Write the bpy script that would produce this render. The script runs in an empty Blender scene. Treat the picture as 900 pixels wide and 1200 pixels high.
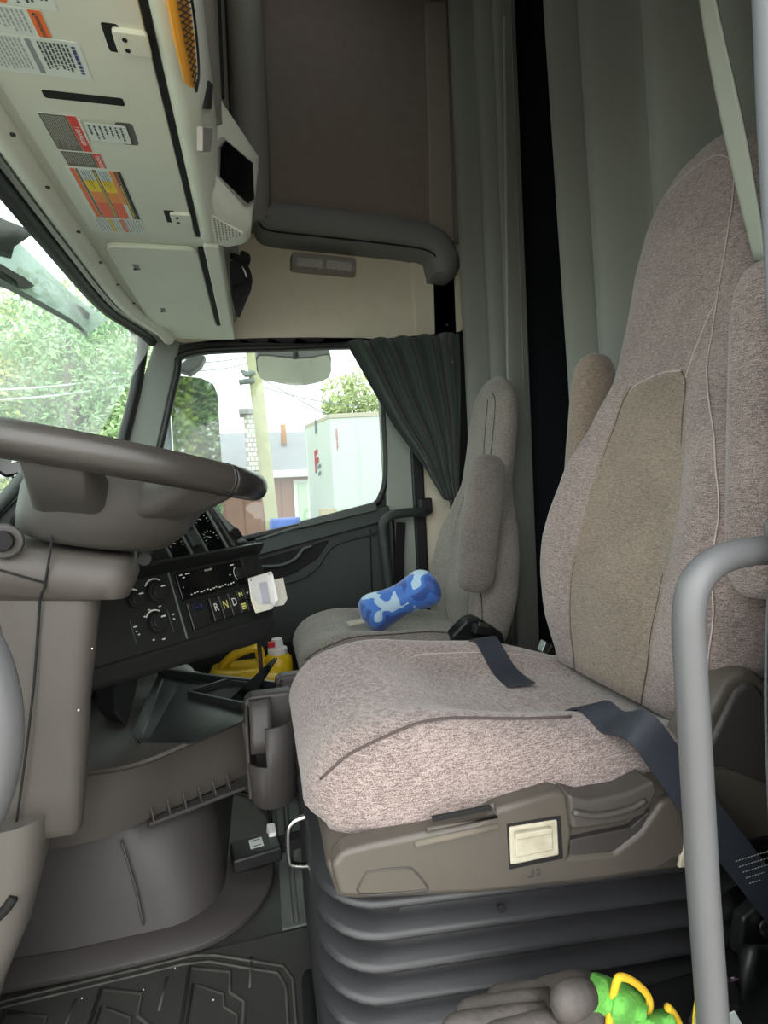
import bpy, bmesh, math, random
from mathutils import Vector, Matrix, noise

random.seed(7)
scene = bpy.context.scene
col = scene.collection

# ------------------------------------------------------------------ camera
# world: x runs towards the rear of the truck, y across the cab to the passenger side, z up, cab floor at 0
F = 620.0
CAM = Vector((0.0, 0.0, 0.80))
Yc = Vector((-145.0, 10.0, -620.0)).normalized()
_r = math.radians(3.5)
Zc = Vector((-math.sin(_r), math.cos(_r), 0.0)); Zc = (Zc - Yc * Zc.dot(Yc)).normalized()
Xc = Yc.cross(Zc)
ROT = Matrix((Xc, Yc, Zc))
cam_data = bpy.data.cameras.new('camera')
cam_data.sensor_fit = 'VERTICAL'; cam_data.sensor_height = 36.0
cam_data.lens = F / 1200.0 * 36.0
cam_data.clip_start = 0.02; cam_data.clip_end = 300
camera = bpy.data.objects.new('camera', cam_data); col.objects.link(camera)
camera.matrix_world = Matrix.Translation(CAM) @ ROT.to_4x4()
scene.camera = camera

# ------------------------------------------------------------------ sky, sun, exposure
world = bpy.data.worlds.new('overcast_sky'); scene.world = world; world.use_nodes = True
bg = world.node_tree.nodes['Background']
bg.inputs['Color'].default_value = (0.97, 1.0, 0.99, 1)
bg.inputs['Strength'].default_value = 3.0
sun_data = bpy.data.lights.new('sun', 'SUN'); sun_data.energy = 0.9; sun_data.angle = math.radians(60)
sun_data.color = (1.0, 0.96, 0.93)
sun = bpy.data.objects.new('sun', sun_data); col.objects.link(sun)
sun.rotation_euler = Vector((0.12, 0.92, -0.36)).to_track_quat('-Z', 'Y').to_euler()
scene.view_settings.view_transform = 'Standard'
scene.view_settings.look = 'None'
scene.view_settings.gamma = 1.0
scene.view_settings.use_curve_mapping = False
scene.view_settings.exposure = 0.50
scene.cycles.diffuse_bounces = 8; scene.cycles.max_bounces = 14; scene.cycles.transparent_max_bounces = 12

# ------------------------------------------------------------------ helpers
def ray(px, py): return ROT @ Vector((px - 450.0, 600.0 - py, -F))
def at(px, py, Y):
    d = ray(px, py); return CAM + d * ((Y - CAM.y) / d.y)
def atz(px, py, Z):
    d = ray(px, py); return CAM + d * ((Z - CAM.z) / d.z)
def V(*a): return Vector(a)
def at_plane(px, py, P, n):
    d = ray(px, py); P = Vector(P); n = Vector(n); return CAM + d * ((P - CAM).dot(n) / d.dot(n))
def lerp(a, b, t): return a + (b - a) * t
def smooth(a, b, x):
    t = max(0.0, min(1.0, (x - a) / (b - a))); return t * t * (3 - 2 * t)
def curve_at(tab, t):
    if t <= tab[0][0]: return tab[0][1]
    for (a, va), (b, vb) in zip(tab, tab[1:]):
        if t <= b:
            u = (t - a) / (b - a); u = u * u * (3 - 2 * u) * 0.5 + u * 0.5
            return va + (vb - va) * u
    return tab[-1][1]
def catmull(pts, n=8, closed=False):
    P = [Vector(p) for p in pts]; out = []
    N = len(P); segs = N if closed else N - 1
    for i in range(segs):
        p1, p2 = P[i], P[(i + 1) % N]
        p0 = P[i - 1] if (closed or i > 0) else p1 * 2 - p2
        p3 = P[(i + 2) % N] if (closed or i + 2 < N) else p2 * 2 - p1
        for k in range(n):
            t = k / n
            out.append(0.5 * ((2 * p1) + (p2 - p0) * t + (2 * p0 - 5 * p1 + 4 * p2 - p3) * t * t + (3 * p1 - p0 - 3 * p2 + p3) * t ** 3))
    if not closed: out.append(P[-1].copy())
    return out

def thing(name, label, cat, loc, group=None, kind=None):
    o = bpy.data.objects.new(name, None); col.objects.link(o)
    o.empty_display_size = 0.05; o.location = loc
    o['label'] = label
    if cat: o['category'] = cat
    if group: o['group'] = group
    if kind: o['kind'] = kind
    return o
def tag(o, label, cat=None, group=None, kind=None):
    o['label'] = label
    if cat: o['category'] = cat
    if group: o['group'] = group
    if kind: o['kind'] = kind
    return o
def struct(o, label=None):
    o['kind'] = 'structure'
    if label: o['label'] = label
    return o
def origin_of(p):
    v = Vector((0, 0, 0))
    while p is not None:
        v = v + Vector(p.location); p = p.parent
    return v
def mk(name, verts, faces, mat, parent=None, smooth_=True, bevel=0.0, seg=2, sub=0, solid=0.0, sharp=None, mats=None, fmat=None, label=None, kind=None):
    me = bpy.data.meshes.new(name)
    me.from_pydata([tuple(v) for v in verts], [], [tuple(f) for f in faces])
    if len(faces):
        bm = bmesh.new(); bm.from_mesh(me)
        bmesh.ops.recalc_face_normals(bm, faces=bm.faces)
        bm.to_mesh(me); bm.free()
    me.materials.append(mat)
    if mats:
        for m in mats: me.materials.append(m)
    if fmat:
        for p, i in zip(me.polygons, fmat): p.material_index = i
    me.polygons.foreach_set('use_smooth', [smooth_] * len(me.polygons))
    if sharp and smooth_: me.set_sharp_from_angle(angle=math.radians(sharp))
    me.update()
    o = bpy.data.objects.new(name, me); col.objects.link(o)
    if parent is not None:
        o.parent = parent
        # geometry is written in world coordinates; the parent chain only translates
        if parent.type == 'EMPTY':
            o.matrix_parent_inverse = Matrix.Translation(-Vector(parent.location))
    if solid:
        m = o.modifiers.new('solid', 'SOLIDIFY'); m.thickness = solid; m.offset = 0
    if bevel:
        m = o.modifiers.new('bevel', 'BEVEL'); m.width = bevel; m.segments = seg; m.limit_method = 'ANGLE'
        m.angle_limit = math.radians(30); m.harden_normals = smooth_
    if sub:
        m = o.modifiers.new('sub', 'SUBSURF'); m.levels = sub; m.render_levels = sub
    if label: o['label'] = label
    if kind: o['kind'] = kind
    return o
def box(name, lo, hi, mat, parent=None, bevel=0.004, seg=2, **k):
    x0, y0, z0 = lo; x1, y1, z1 = hi
    v = [(x0,y0,z0),(x1,y0,z0),(x1,y1,z0),(x0,y1,z0),(x0,y0,z1),(x1,y0,z1),(x1,y1,z1),(x0,y1,z1)]
    f = [(0,1,2,3),(4,5,6,7),(0,1,5,4),(1,2,6,5),(2,3,7,6),(3,0,4,7)]
    if not bevel: k['smooth_'] = False
    return mk(name, v, f, mat, parent, bevel=bevel, seg=seg, **k)
def obox(name, c, ax, ay, az, mat, parent=None, bevel=0.003, seg=2, **k):
    """box about centre c with half axes ax, ay, az"""
    c = Vector(c); v = []
    for s in ((-1,-1,-1),(1,-1,-1),(1,1,-1),(-1,1,-1),(-1,-1,1),(1,-1,1),(1,1,1),(-1,1,1)):
        v.append(c + ax * s[0] + ay * s[1] + az * s[2])
    f = [(0,1,2,3),(4,5,6,7),(0,1,5,4),(1,2,6,5),(2,3,7,6),(3,0,4,7)]
    return mk(name, v, f, mat, parent, bevel=bevel, seg=seg, **k)
def prism(name, poly, off, mat, parent=None, bevel=0.006, seg=2, poly2=None, **k):
    n = len(poly); a = [Vector(p) for p in poly]
    b = [p + Vector(off) for p in a] if poly2 is None else [Vector(p) for p in poly2]
    f = [tuple(range(n)), tuple(range(2 * n - 1, n - 1, -1))]
    for i in range(n): f.append((i, (i + 1) % n, n + (i + 1) % n, n + i))
    if not bevel: k['smooth_'] = False
    return mk(name, a + b, f, mat, parent, bevel=bevel, seg=seg, **k)
def loft(name, rings, mat, parent=None, closed=True, caps=True, wrap=False, **k):
    n = len(rings[0]); v = []; f = []
    for r in rings: v += [Vector(p) for p in r]
    R = len(rings)
    for i in range(R if wrap else R - 1):
        a = i * n; b = ((i + 1) % R) * n
        for j in range(n if closed else n - 1):
            j2 = (j + 1) % n
            f.append((a + j, a + j2, b + j2, b + j))
    if caps and closed and not wrap:
        f.append(tuple(range(n))); f.append(tuple(range((R - 1) * n, R * n)))
    return mk(name, v, f, mat, parent, **k)
def tube(name, pts, r, mat, parent=None, n=10, smooth_n=6, closed=False, flat=None, up=None, **k):
    """swept tube; r a number or list per control point; flat=(a,b) elliptical radii with 'up' reference"""
    P = catmull(pts, smooth_n, closed) if smooth_n > 1 else [Vector(p) for p in pts]
    N = len(P)
    def rad(i):
        if not isinstance(r, (list, tuple)): return r
        u = i / (N - 1) * (len(r) - 1); a = min(int(u), len(r) - 2); return lerp(r[a], r[a + 1], u - a)
    rings = []; nrm = None
    for i in range(N):
        if closed: t = (P[(i + 1) % N] - P[i - 1]).normalized()
        else: t = (P[min(i + 1, N - 1)] - P[max(i - 1, 0)]).normalized()
        if up is not None: nrm = Vector(up)
        elif nrm is None: nrm = V(0, 0, 1) if abs(t.z) < 0.9 else V(1, 0, 0)
        nrm = (nrm - t * nrm.dot(t)).normalized(); b = t.cross(nrm)
        ra, rb = (rad(i), rad(i)) if flat is None else flat
        rings.append([P[i] + nrm * (ra * math.cos(2 * math.pi * j / n)) + b * (rb * math.sin(2 * math.pi * j / n)) for j in range(n)])
    return loft(name, rings, mat, parent, wrap=closed, **k)
def grid(name, fn, nu, nv, mat, parent=None, **k):
    v = [fn(i / nu, j / nv) for i in range(nu + 1) for j in range(nv + 1)]
    f = [(i * (nv + 1) + j, (i + 1) * (nv + 1) + j, (i + 1) * (nv + 1) + j + 1, i * (nv + 1) + j + 1) for i in range(nu) for j in range(nv)]
    return mk(name, v, f, mat, parent, **k)
def disc(name, c, nrm, r, mat, parent=None, n=20, depth=0.002, **k):
    c = Vector(c); nrm = Vector(nrm).normalized()
    a = V(0, 0, 1) if abs(nrm.z) < 0.9 else V(1, 0, 0)
    a = (a - nrm * a.dot(nrm)).normalized(); b = nrm.cross(a)
    ring = [c + a * (r * math.cos(2 * math.pi * j / n)) + b * (r * math.sin(2 * math.pi * j / n)) for j in range(n)]
    k.setdefault('bevel', min(r * .15, depth * .4))
    return prism(name, ring, nrm * depth, mat, parent, **k)
def strips(name, quads, mat, parent=None, **k):
    """many small flat marks of one print joined into one mesh"""
    v = []; f = []
    for q in quads:
        b = len(v); v += [Vector(p) for p in q]; f.append(tuple(range(b, b + len(q))))
    k.setdefault('kind', 'stuff')
    return mk(name, v, f, mat, parent, smooth_=False, **k)
def text(name, body, c, right, up, size, mat, parent=None, align='CENTER', depth=0.0002, font_scale_x=1.0):
    cu = bpy.data.curves.new(name, 'FONT'); cu.body = body; cu.size = size
    cu.align_x = align; cu.align_y = 'CENTER'; cu.extrude = depth; cu.resolution_u = 3
    tmp = bpy.data.objects.new(name + '_tmp', cu)
    me = bpy.data.meshes.new_from_object(tmp)
    bpy.data.objects.remove(tmp); bpy.data.curves.remove(cu)
    right = Vector(right).normalized(); up = Vector(up); up = (up - right * up.dot(right)).normalized(); n = right.cross(up)
    c = Vector(c)
    for vv in me.vertices:
        p = vv.co.copy(); vv.co = c + right * (p.x * font_scale_x) + up * p.y + n * p.z
    me.name = name
    me.materials.clear(); me.materials.append(mat)
    o = bpy.data.objects.new(name, me); col.objects.link(o)
    if parent is not None:
        o.parent = parent
        if parent.type == 'EMPTY': o.matrix_parent_inverse = Matrix.Translation(-Vector(parent.location))
    o['kind'] = 'stuff'
    return o
def rrect(cx, cy, hx, hy, r, n=5):
    """rounded rectangle outline in 2D"""
    out = []
    for qx, qy, a0 in ((1, 1, 0), (-1, 1, 90), (-1, -1, 180), (1, -1, 270)):
        for i in range(n + 1):
            a = math.radians(a0 + 90 * i / n)
            out.append((cx + qx * (hx - r) + r * math.cos(a), cy + qy * (hy - r) + r * math.sin(a)))
    return out
def capsule(name, p0, p1, prof, wa, wb, mat, parent=None, n=16, ea=V(0, 1, 0), power=2.6, **k):
    """padded bar: prof = [(t, scale)], half width wa along ea, half depth wb across"""
    p0 = Vector(p0); p1 = Vector(p1); t = (p1 - p0).normalized()
    ea = (Vector(ea) - t * Vector(ea).dot(t)).normalized(); eb = t.cross(ea); rings = []
    for u, s in prof:
        c = p0.lerp(p1, u); ring = []
        for j in range(n):
            a = 2 * math.pi * j / n; ca, sa = math.cos(a), math.sin(a)
            ring.append(c + ea * (wa * s * math.copysign(abs(ca) ** (2 / power), ca)) + eb * (wb * s * math.copysign(abs(sa) ** (2 / power), sa)))
        rings.append(ring)
    return loft(name, rings, mat, parent, **k)

# ------------------------------------------------------------------ materials
def srgb(r, g, b):
    def c(x):
        x /= 255.0
        return x / 12.92 if x <= 0.04045 else ((x + 0.055) / 1.055) ** 2.4
    return (c(r), c(g), c(b), 1.0)
MATS = {}
def mat(name, rgb, rough=0.5, metal=0.0, rgb2=None, nscale=40.0, nmix=0.5, bump=0.0, bscale=None, spec=0.5, detail=3.0, sheen=0.0, coat=0.0):
    if name in MATS: return MATS[name]
    m = bpy.data.materials.new(name); m.use_nodes = True; nt = m.node_tree; p = nt.nodes['Principled BSDF']
    p.inputs['Base Color'].default_value = srgb(*rgb); p.inputs['Roughness'].default_value = rough
    p.inputs['Metallic'].default_value = metal; p.inputs['Specular IOR Level'].default_value = spec
    if sheen: p.inputs['Sheen Weight'].default_value = sheen
    if coat: p.inputs['Coat Weight'].default_value = coat
    tc = nt.nodes.new('ShaderNodeTexCoord')
    if rgb2:
        nz = nt.nodes.new('ShaderNodeTexNoise'); nz.inputs['Scale'].default_value = nscale; nz.inputs['Detail'].default_value = detail
        nt.links.new(tc.outputs['Object'], nz.inputs['Vector'])
        rp = nt.nodes.new('ShaderNodeValToRGB'); rp.color_ramp.elements[0].position = 0.5 - nmix / 2; rp.color_ramp.elements[1].position = 0.5 + nmix / 2
        rp.color_ramp.elements[0].color = srgb(*rgb); rp.color_ramp.elements[1].color = srgb(*rgb2)
        nt.links.new(nz.outputs['Fac'], rp.inputs['Fac']); nt.links.new(rp.outputs['Color'], p.inputs['Base Color'])
    if bump:
        nb = nt.nodes.new('ShaderNodeTexNoise'); nb.inputs['Scale'].default_value = bscale or 400.0; nb.inputs['Detail'].default_value = 2.0
        nt.links.new(tc.outputs['Object'], nb.inputs['Vector'])
        b = nt.nodes.new('ShaderNodeBump'); b.inputs['Strength'].default_value = bump; b.inputs['Distance'].default_value = 0.002
        nt.links.new(nb.outputs['Fac'], b.inputs['Height']); nt.links.new(b.outputs['Normal'], p.inputs['Normal'])
    MATS[name] = m; return m
def fabric(name, dark, light, scale=1000.0, stain=None):
    """melange weave: fine speckle stretched along the weft"""
    m = bpy.data.materials.new(name); m.use_nodes = True; nt = m.node_tree; p = nt.nodes['Principled BSDF']; L = nt.links.new
    p.inputs['Roughness'].default_value = 0.95; p.inputs['Specular IOR Level'].default_value = 0.15; p.inputs['Sheen Weight'].default_value = 0.25
    p.inputs['Sheen Roughness'].default_value = 0.6
    tc = nt.nodes.new('ShaderNodeTexCoord')
    mp = nt.nodes.new('ShaderNodeMapping'); mp.inputs['Scale'].default_value = (0.55, 0.55, 1.0); L(tc.outputs['Object'], mp.inputs['Vector'])
    n1 = nt.nodes.new('ShaderNodeTexNoise'); n1.inputs['Scale'].default_value = scale; n1.inputs['Detail'].default_value = 1.0; L(mp.outputs['Vector'], n1.inputs['Vector'])
    mp2 = nt.nodes.new('ShaderNodeMapping'); mp2.inputs['Scale'].default_value = (0.12, 0.12, 1.0); L(tc.outputs['Object'], mp2.inputs['Vector'])
    n2 = nt.nodes.new('ShaderNodeTexNoise'); n2.inputs['Scale'].default_value = scale * 0.8; n2.inputs['Detail'].default_value = 1.0; L(mp2.outputs['Vector'], n2.inputs['Vector'])
    n3 = nt.nodes.new('ShaderNodeTexNoise'); n3.inputs['Scale'].default_value = 9.0; n3.inputs['Detail'].default_value = 3.0; L(tc.outputs['Object'], n3.inputs['Vector'])
    add = nt.nodes.new('ShaderNodeMath'); add.operation = 'ADD'; L(n1.outputs['Fac'], add.inputs[0])
    mul = nt.nodes.new('ShaderNodeMath'); mul.operation = 'MULTIPLY'; mul.inputs[1].default_value = 0.6; L(n2.outputs['Fac'], mul.inputs[0]); L(mul.outputs[0], add.inputs[1])
    add2 = nt.nodes.new('ShaderNodeMath'); add2.operation = 'MULTIPLY_ADD'; add2.inputs[1].default_value = 0.25; L(n3.outputs['Fac'], add2.inputs[0]); L(add.outputs[0], add2.inputs[2])
    rp = nt.nodes.new('ShaderNodeValToRGB'); rp.color_ramp.elements[0].position = 0.68; rp.color_ramp.elements[1].position = 1.0
    rp.color_ramp.elements[0].color = srgb(*dark); rp.color_ramp.elements[1].color = srgb(*light)
    sub = nt.nodes.new('ShaderNodeMath'); sub.operation = 'SUBTRACT'; sub.inputs[1].default_value = 0.08; L(add2.outputs[0], sub.inputs[0])
    L(sub.outputs[0], rp.inputs['Fac']); L(rp.outputs['Color'], p.inputs['Base Color'])
    b = nt.nodes.new('ShaderNodeBump'); b.inputs['Strength'].default_value = 0.25; b.inputs['Distance'].default_value = 0.0015
    L(add.outputs[0], b.inputs['Height']); L(b.outputs['Normal'], p.inputs['Normal'])
    MATS[name] = m; return m
def glass(name, tint, spec=0.05, dust=0.0):
    m = bpy.data.materials.new(name); m.use_nodes = True; nt = m.node_tree; nt.nodes.clear(); L = nt.links.new
    out = nt.nodes.new('ShaderNodeOutputMaterial'); mx = nt.nodes.new('ShaderNodeMixShader')
    tr = nt.nodes.new('ShaderNodeBsdfTransparent'); gl = nt.nodes.new('ShaderNodeBsdfGlossy')
    tr.inputs['Color'].default_value = tint; gl.inputs['Roughness'].default_value = 0.02
    mx.inputs['Fac'].default_value = spec
    L(tr.outputs[0], mx.inputs[1]); L(gl.outputs[0], mx.inputs[2])
    last = mx
    if dust:   # pale haze mixed in to wash out the view, like a dusty film
        tl = nt.nodes.new('ShaderNodeBsdfTranslucent'); tl.inputs['Color'].default_value = (0.9, 0.97, 0.93, 1)
        nz = nt.nodes.new('ShaderNodeTexNoise'); nz.inputs['Scale'].default_value = 7.0; nz.inputs['Detail'].default_value = 5.0
        tc = nt.nodes.new('ShaderNodeTexCoord'); L(tc.outputs['Object'], nz.inputs['Vector'])
        mu = nt.nodes.new('ShaderNodeMath'); mu.operation = 'MULTIPLY'; mu.inputs[1].default_value = dust * 2; L(nz.outputs['Fac'], mu.inputs[0])
        mx2 = nt.nodes.new('ShaderNodeMixShader'); L(mu.outputs[0], mx2.inputs['Fac']); L(mx.outputs[0], mx2.inputs[1]); L(tl.outputs[0], mx2.inputs[2]); last = mx2
    L(last.outputs[0], out.inputs['Surface'])
    MATS[name] = m; return m

M_head = mat('console_grey', (218, 220, 208), 0.62, rgb2=(222, 225, 213), nscale=6, bump=0.12, bscale=900)
M_headlight = mat('console_trim', (222, 222, 211), 0.55, bump=0.1, bscale=900)
M_cream = mat('headliner_cream', (228, 220, 200), 0.9, rgb2=(222, 214, 194), nscale=14, bump=0.3, bscale=700, spec=0.2)
M_brownwall = mat('upper_wall_cloth', (146, 134, 126), 0.95, rgb2=(138, 126, 118), nscale=20, bump=0.3, bscale=600, spec=0.2)
M_shelf = mat('shelf_grey', (130, 130, 130), 0.7, bump=0.15, bscale=800)
M_upcab = mat('upper_cabinet_grey', (150, 146, 140), 0.7, bump=0.15, bscale=800)
M_pillar = mat('pillar_grey', (150, 155, 148), 0.6, bump=0.1, bscale=800)
M_taupe = mat('taupe_plastic', (76, 71, 67), 0.5, rgb2=(71, 67, 63), nscale=8, bump=0.22, bscale=1100)
M_taupe2 = mat('dark_taupe_plastic', (62, 58, 57), 0.5, rgb2=(58, 55, 54), nscale=8, bump=0.22, bscale=1100)
M_seatbase = mat('seat_base_plastic', (84, 78, 71), 0.45, rgb2=(78, 73, 67), nscale=12, bump=0.15, bscale=900)
M_dust = mat('dust', (104, 97, 87), 0.95)
M_black = mat('black_plastic', (24, 25, 25), 0.45, bump=0.12, bscale=1000)
M_blackmat = mat('matte_black', (12, 12, 13), 0.8)
M_blackgloss = mat('gloss_black', (9, 10, 12), 0.12)
M_dash = mat('dash_black_green', (22, 25, 24), 0.5, bump=0.15, bscale=1000)
M_door = mat('door_dark_green', (48, 54, 52), 0.6, bump=0.15, bscale=900)
M_doorlite = mat('door_trim_grey', (70, 76, 73), 0.5, bump=0.1, bscale=900)
M_rubber = mat('bellows_rubber', (42, 42, 44), 0.40, rgb2=(48, 48, 50), nscale=15, bump=0.08, bscale=500)
M_mat = mat('mat_rubber', (44, 45, 44), 0.5, rgb2=(62, 62, 60), nscale=7, nmix=0.7, bump=0.15, bscale=300)
M_rib = mat('mat_rib_dusty', (78, 76, 71), 0.7, rgb2=(52, 52, 50), nscale=30)
M_gasket = mat('gasket_rubber', (22, 24, 24), 0.5)
M_grab = mat('grab_bar_grey', (94, 94, 96), 0.42, rgb2=(89, 89, 91), nscale=10, bump=0.06, bscale=900)
M_chrome = mat('chrome_wire', (190, 190, 190), 0.18, metal=1.0)
M_steel = mat('steel', (150, 150, 148), 0.35, metal=1.0)
M_wheel = mat('wheel_leather', (56, 53, 50), 0.30, rgb2=(50, 47, 45), nscale=12, bump=0.15, bscale=700)
M_wheelcap = mat('wheel_dark', (34, 32, 32), 0.25)
M_hub = mat('wheel_hub_plastic', (66, 63, 60), 0.55, bump=0.2, bscale=1100)
M_white = mat('white_plastic', (226, 226, 224), 0.4)
M_dirtywhite = mat('ivory_switch', (186, 180, 162), 0.45, rgb2=(164, 156, 136), nscale=60)
M_print = mat('print_dark', (70, 76, 78), 0.8)
M_printblue = mat('print_blue', (70, 80, 130), 0.8)
M_paper = mat('label_white', (222, 230, 226), 0.5)
M_lgrey = mat('label_grey', (112, 110, 100), 0.6)
M_lorange = mat('label_orange', (240, 120, 60), 0.5)
M_lorange2 = mat('label_amber', (240, 150, 80), 0.5)
M_lred = mat('label_red', (225, 70, 66), 0.5)
M_lcoral = mat('label_coral', (238, 110, 84), 0.5)
M_lyellow = mat('label_yellow', (245, 212, 40), 0.5)
M_lbrown = mat('label_brown', (150, 96, 60), 0.5)
M_legend = mat('legend_white', (205, 208, 200), 0.5)
M_legendy = mat('legend_yellow', (215, 212, 120), 0.5)
M_belt = mat('belt_webbing', (36, 40, 50), 0.6, rgb2=(46, 50, 60), nscale=200, bump=0.5, bscale=900)
M_beltgrey = mat('belt_webbing_grey', (92, 95, 98), 0.7, bump=0.6, bscale=700)
M_yellowjug = mat('jug_yellow', (226, 188, 34), 0.35)
M_redcap = mat('cap_red', (196, 40, 44), 0.4)
M_curtain = mat('sleeper_curtain_cloth', (140, 142, 135), 0.85, bump=0.1, bscale=500, spec=0.2, sheen=0.2)
M_curtlite = mat('curtain_lining', (165, 168, 158), 0.85, spec=0.2)
M_wcurtain = mat('window_curtain_cloth', (60, 70, 66), 0.75, bump=0.1, bscale=500, spec=0.3, sheen=0.2)
M_lens = mat('lamp_lens', (200, 198, 190), 0.25, rgb2=(170, 168, 160), nscale=90)
M_glovegrey = mat('glove_nitrile', (86, 80, 76), 0.7, rgb2=(60, 56, 54), nscale=26, bump=0.6, bscale=120)
M_glovegreen = mat('glove_knit_green', (112, 186, 84), 0.9, rgb2=(90, 164, 66), nscale=140, bump=0.7, bscale=260)
M_gloveyel = mat('glove_hem_yellow', (226, 180, 40), 0.9, bump=0.6, bscale=300)
M_jamb = mat('jamb_paint', (108, 110, 114), 0.45)
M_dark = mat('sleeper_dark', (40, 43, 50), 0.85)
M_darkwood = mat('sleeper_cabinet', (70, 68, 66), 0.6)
M_orangemesh = mat('orange_vest', (236, 160, 50), 0.8)
M_net = mat('black_net', (20, 20, 20), 0.8)

MF_main = fabric('seat_fabric_mauve', (98, 85, 83), (160, 145, 140))
MF_mid = fabric('seat_fabric_brown', (96, 84, 75), (148, 132, 118))
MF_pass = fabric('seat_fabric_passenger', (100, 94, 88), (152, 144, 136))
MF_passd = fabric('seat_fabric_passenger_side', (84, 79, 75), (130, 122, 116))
M_seam = mat('seam_thread', (78, 68, 66), 0.95)
M_seamlight = mat('seam_thread_light', (176, 166, 160), 0.95)
G_wind = glass('windshield_glass', (0.54, 0.66, 0.61, 1), 0.05, 0.10)
G_side = glass('side_glass', (0.50, 0.56, 0.54, 1), 0.04, 0.03)

# ================================================================== SETTING
def slab(name, pts, off, m, bevel=0.0, parent=None, **k):
    return prism(name, pts, off, m, parent, bevel=bevel, smooth_=False, **k)

fl = struct(box('floor', (-1.3, 0.24, -0.05), (2.35, 2.32, 0.0), M_mat, bevel=0), 'black cab floor')
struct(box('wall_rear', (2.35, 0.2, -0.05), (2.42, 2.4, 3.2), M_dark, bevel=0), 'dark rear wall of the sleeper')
struct(box('ceiling', (0.50, 0.2, 3.12), (2.42, 2.4, 3.2), M_brownwall, bevel=0), 'dark roof lining high above the seats')
for i_, (y0_, y1_) in enumerate(((0.2, 0.55), (2.05, 2.4))): struct(box('trim_%d' % (17 + i_), (-0.05, y0_, 3.12), (0.50, y1_, 3.2), M_brownwall, bevel=0), ['roof lining beside the skylight on the driver side', 'roof lining beside the skylight on the passenger side'][i_])
struct(box('window_3', (-0.05, 0.55, 3.15), (0.50, 2.05, 3.16), glass('roof_glass', (0.42, 0.43, 0.43, 1), 0.04), bevel=0), 'roof window above the front cabinets')
# driver side wall: behind the door opening and above it
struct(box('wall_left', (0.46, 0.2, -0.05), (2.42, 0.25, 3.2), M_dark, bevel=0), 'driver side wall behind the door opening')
struct(box('trim_1', (-0.5, 0.2, 1.78), (0.46, 0.25, 3.2), M_cream, bevel=0), 'wall above the driver door opening')
# driver side front: kick panel under the windscreen
struct(box('wall_front', (-1.35, 0.2, -0.05), (-1.28, 2.36, 0.78), M_dash, bevel=0), 'front wall below the windscreen')
# passenger side wall pieces around the door
YW = 2.30
slab_pts = [V(-0.46, YW, 1.475), V(0.98, YW, 1.475), V(0.98, YW, 1.93), V(-0.05, YW, 1.93), V(-0.46, YW, 1.60)]
w = struct(slab('wall_right', slab_pts, (0, 0.05, 0), M_cream), 'cream cloth panel above the passenger window')
struct(box('trim_19', (1.02, YW - 0.005, 1.93), (2.4, YW + 0.06, 3.2), M_dark, bevel=0), 'dark upper side wall of the sleeper')  # continues the brown upper wall, with the sleeper gloom put into its colour
struct(box('trim_2', (-0.05, YW - 0.005, 1.93), (1.02, YW + 0.06, 3.2), M_brownwall, bevel=0), 'dark brown grey upper passenger side wall')
struct(box('trim_3', (0.545, YW - 0.02, -0.02), (0.68, YW + 0.05, 1.50), M_pillar, bevel=0.01), 'grey pillar behind the passenger window')
struct(box('trim_4', (0.665, YW - 0.035, -0.02), (0.72, YW + 0.03, 1.50), M_gasket, bevel=0.008), 'black door seal behind the passenger door')
struct(box('trim_5', (0.72, YW - 0.01, -0.02), (0.98, YW + 0.05, 1.93), M_cream, bevel=0.01), 'cream side panel beside the passenger seat')
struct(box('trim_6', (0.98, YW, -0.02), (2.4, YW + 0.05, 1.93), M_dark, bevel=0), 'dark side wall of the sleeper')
# vertical cream edge strip right of the cream panel
prism('trim_7', [at(507, 400, 2.29), at(504, 300, 2.29), at(502, 170, 2.29), at(497, 0, 2.29), at(525, 0, 2.29), at(530, 170, 2.29), at(534, 300, 2.29), at(538, 400, 2.29)], (0, 0.03, 0), mat('edge_strip_grey', (156, 148, 136), 0.8), bevel=0.012)
struct(bpy.data.objects['trim_7'], 'grey cream edge strip beside the sleeper curtain')

# front roof bulkhead above the windscreen header (closes the roof)
struct(slab('trim_8', [V(-0.46, 0.2, 1.50), V(-0.44, 0.2, 1.62), V(-0.05, 0.2, 3.2), V(0.0, 0.2, 3.2), V(-0.1, 0.2, 1.60), V(-0.40, 0.2, 1.50)], (0, 2.18, 0), M_upcab), 'front roof bulkhead')

# A pillar, passenger side
ap = [at(183, 392, 2.26), at(213, 400, 2.30), at(186, 520, 2.30), at(163, 640, 2.30), at(118, 640, 2.24), at(146, 510, 2.24)]
struct(prism('trim_9', ap, (0.0, 0.10, 0.0), M_pillar, bevel=0.012), 'pale grey pillar between windscreen and passenger window')

# windscreen header: cream roll, metal strip and black gasket
hx = [(1.0, 0.0)]
def header(name, off, r, m, label, z=1.452):
    pts = [V(-0.372 + off - 0.015 * math.sin((y - 0.3) / 1.9 * math.pi) + (0.06 * smooth(1.75, 2.2, y)), y, z + 0.012 * smooth(1.8, 2.2, y)) for y in [0.3, 0.6, 0.9, 1.2, 1.5, 1.7, 1.85, 2.0, 2.12, 2.22]]
    return struct(tube(name, pts, r, m, n=12), label)
header('trim_10', 0.0, 0.024, M_headlight, 'cream roll along the top of the windscreen')
header('trim_11', -0.035, 0.010, M_steel, 'narrow bright strip along the windscreen top', 1.446)
header('trim_12', -0.062, 0.020, M_gasket, 'black rubber gasket along the windscreen top', 1.440)
# screws in the cream roll
for i, (px, py) in enumerate([(15, 157), (56, 219), (92, 271), (118, 307), (138, 333), (157, 355)]):
    disc('trim_screw', atz(px, py, 1.4285), (0, 0, -1), 0.0045, M_gasket, bpy.data.objects['trim_10'], n=10, depth=0.003)
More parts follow.
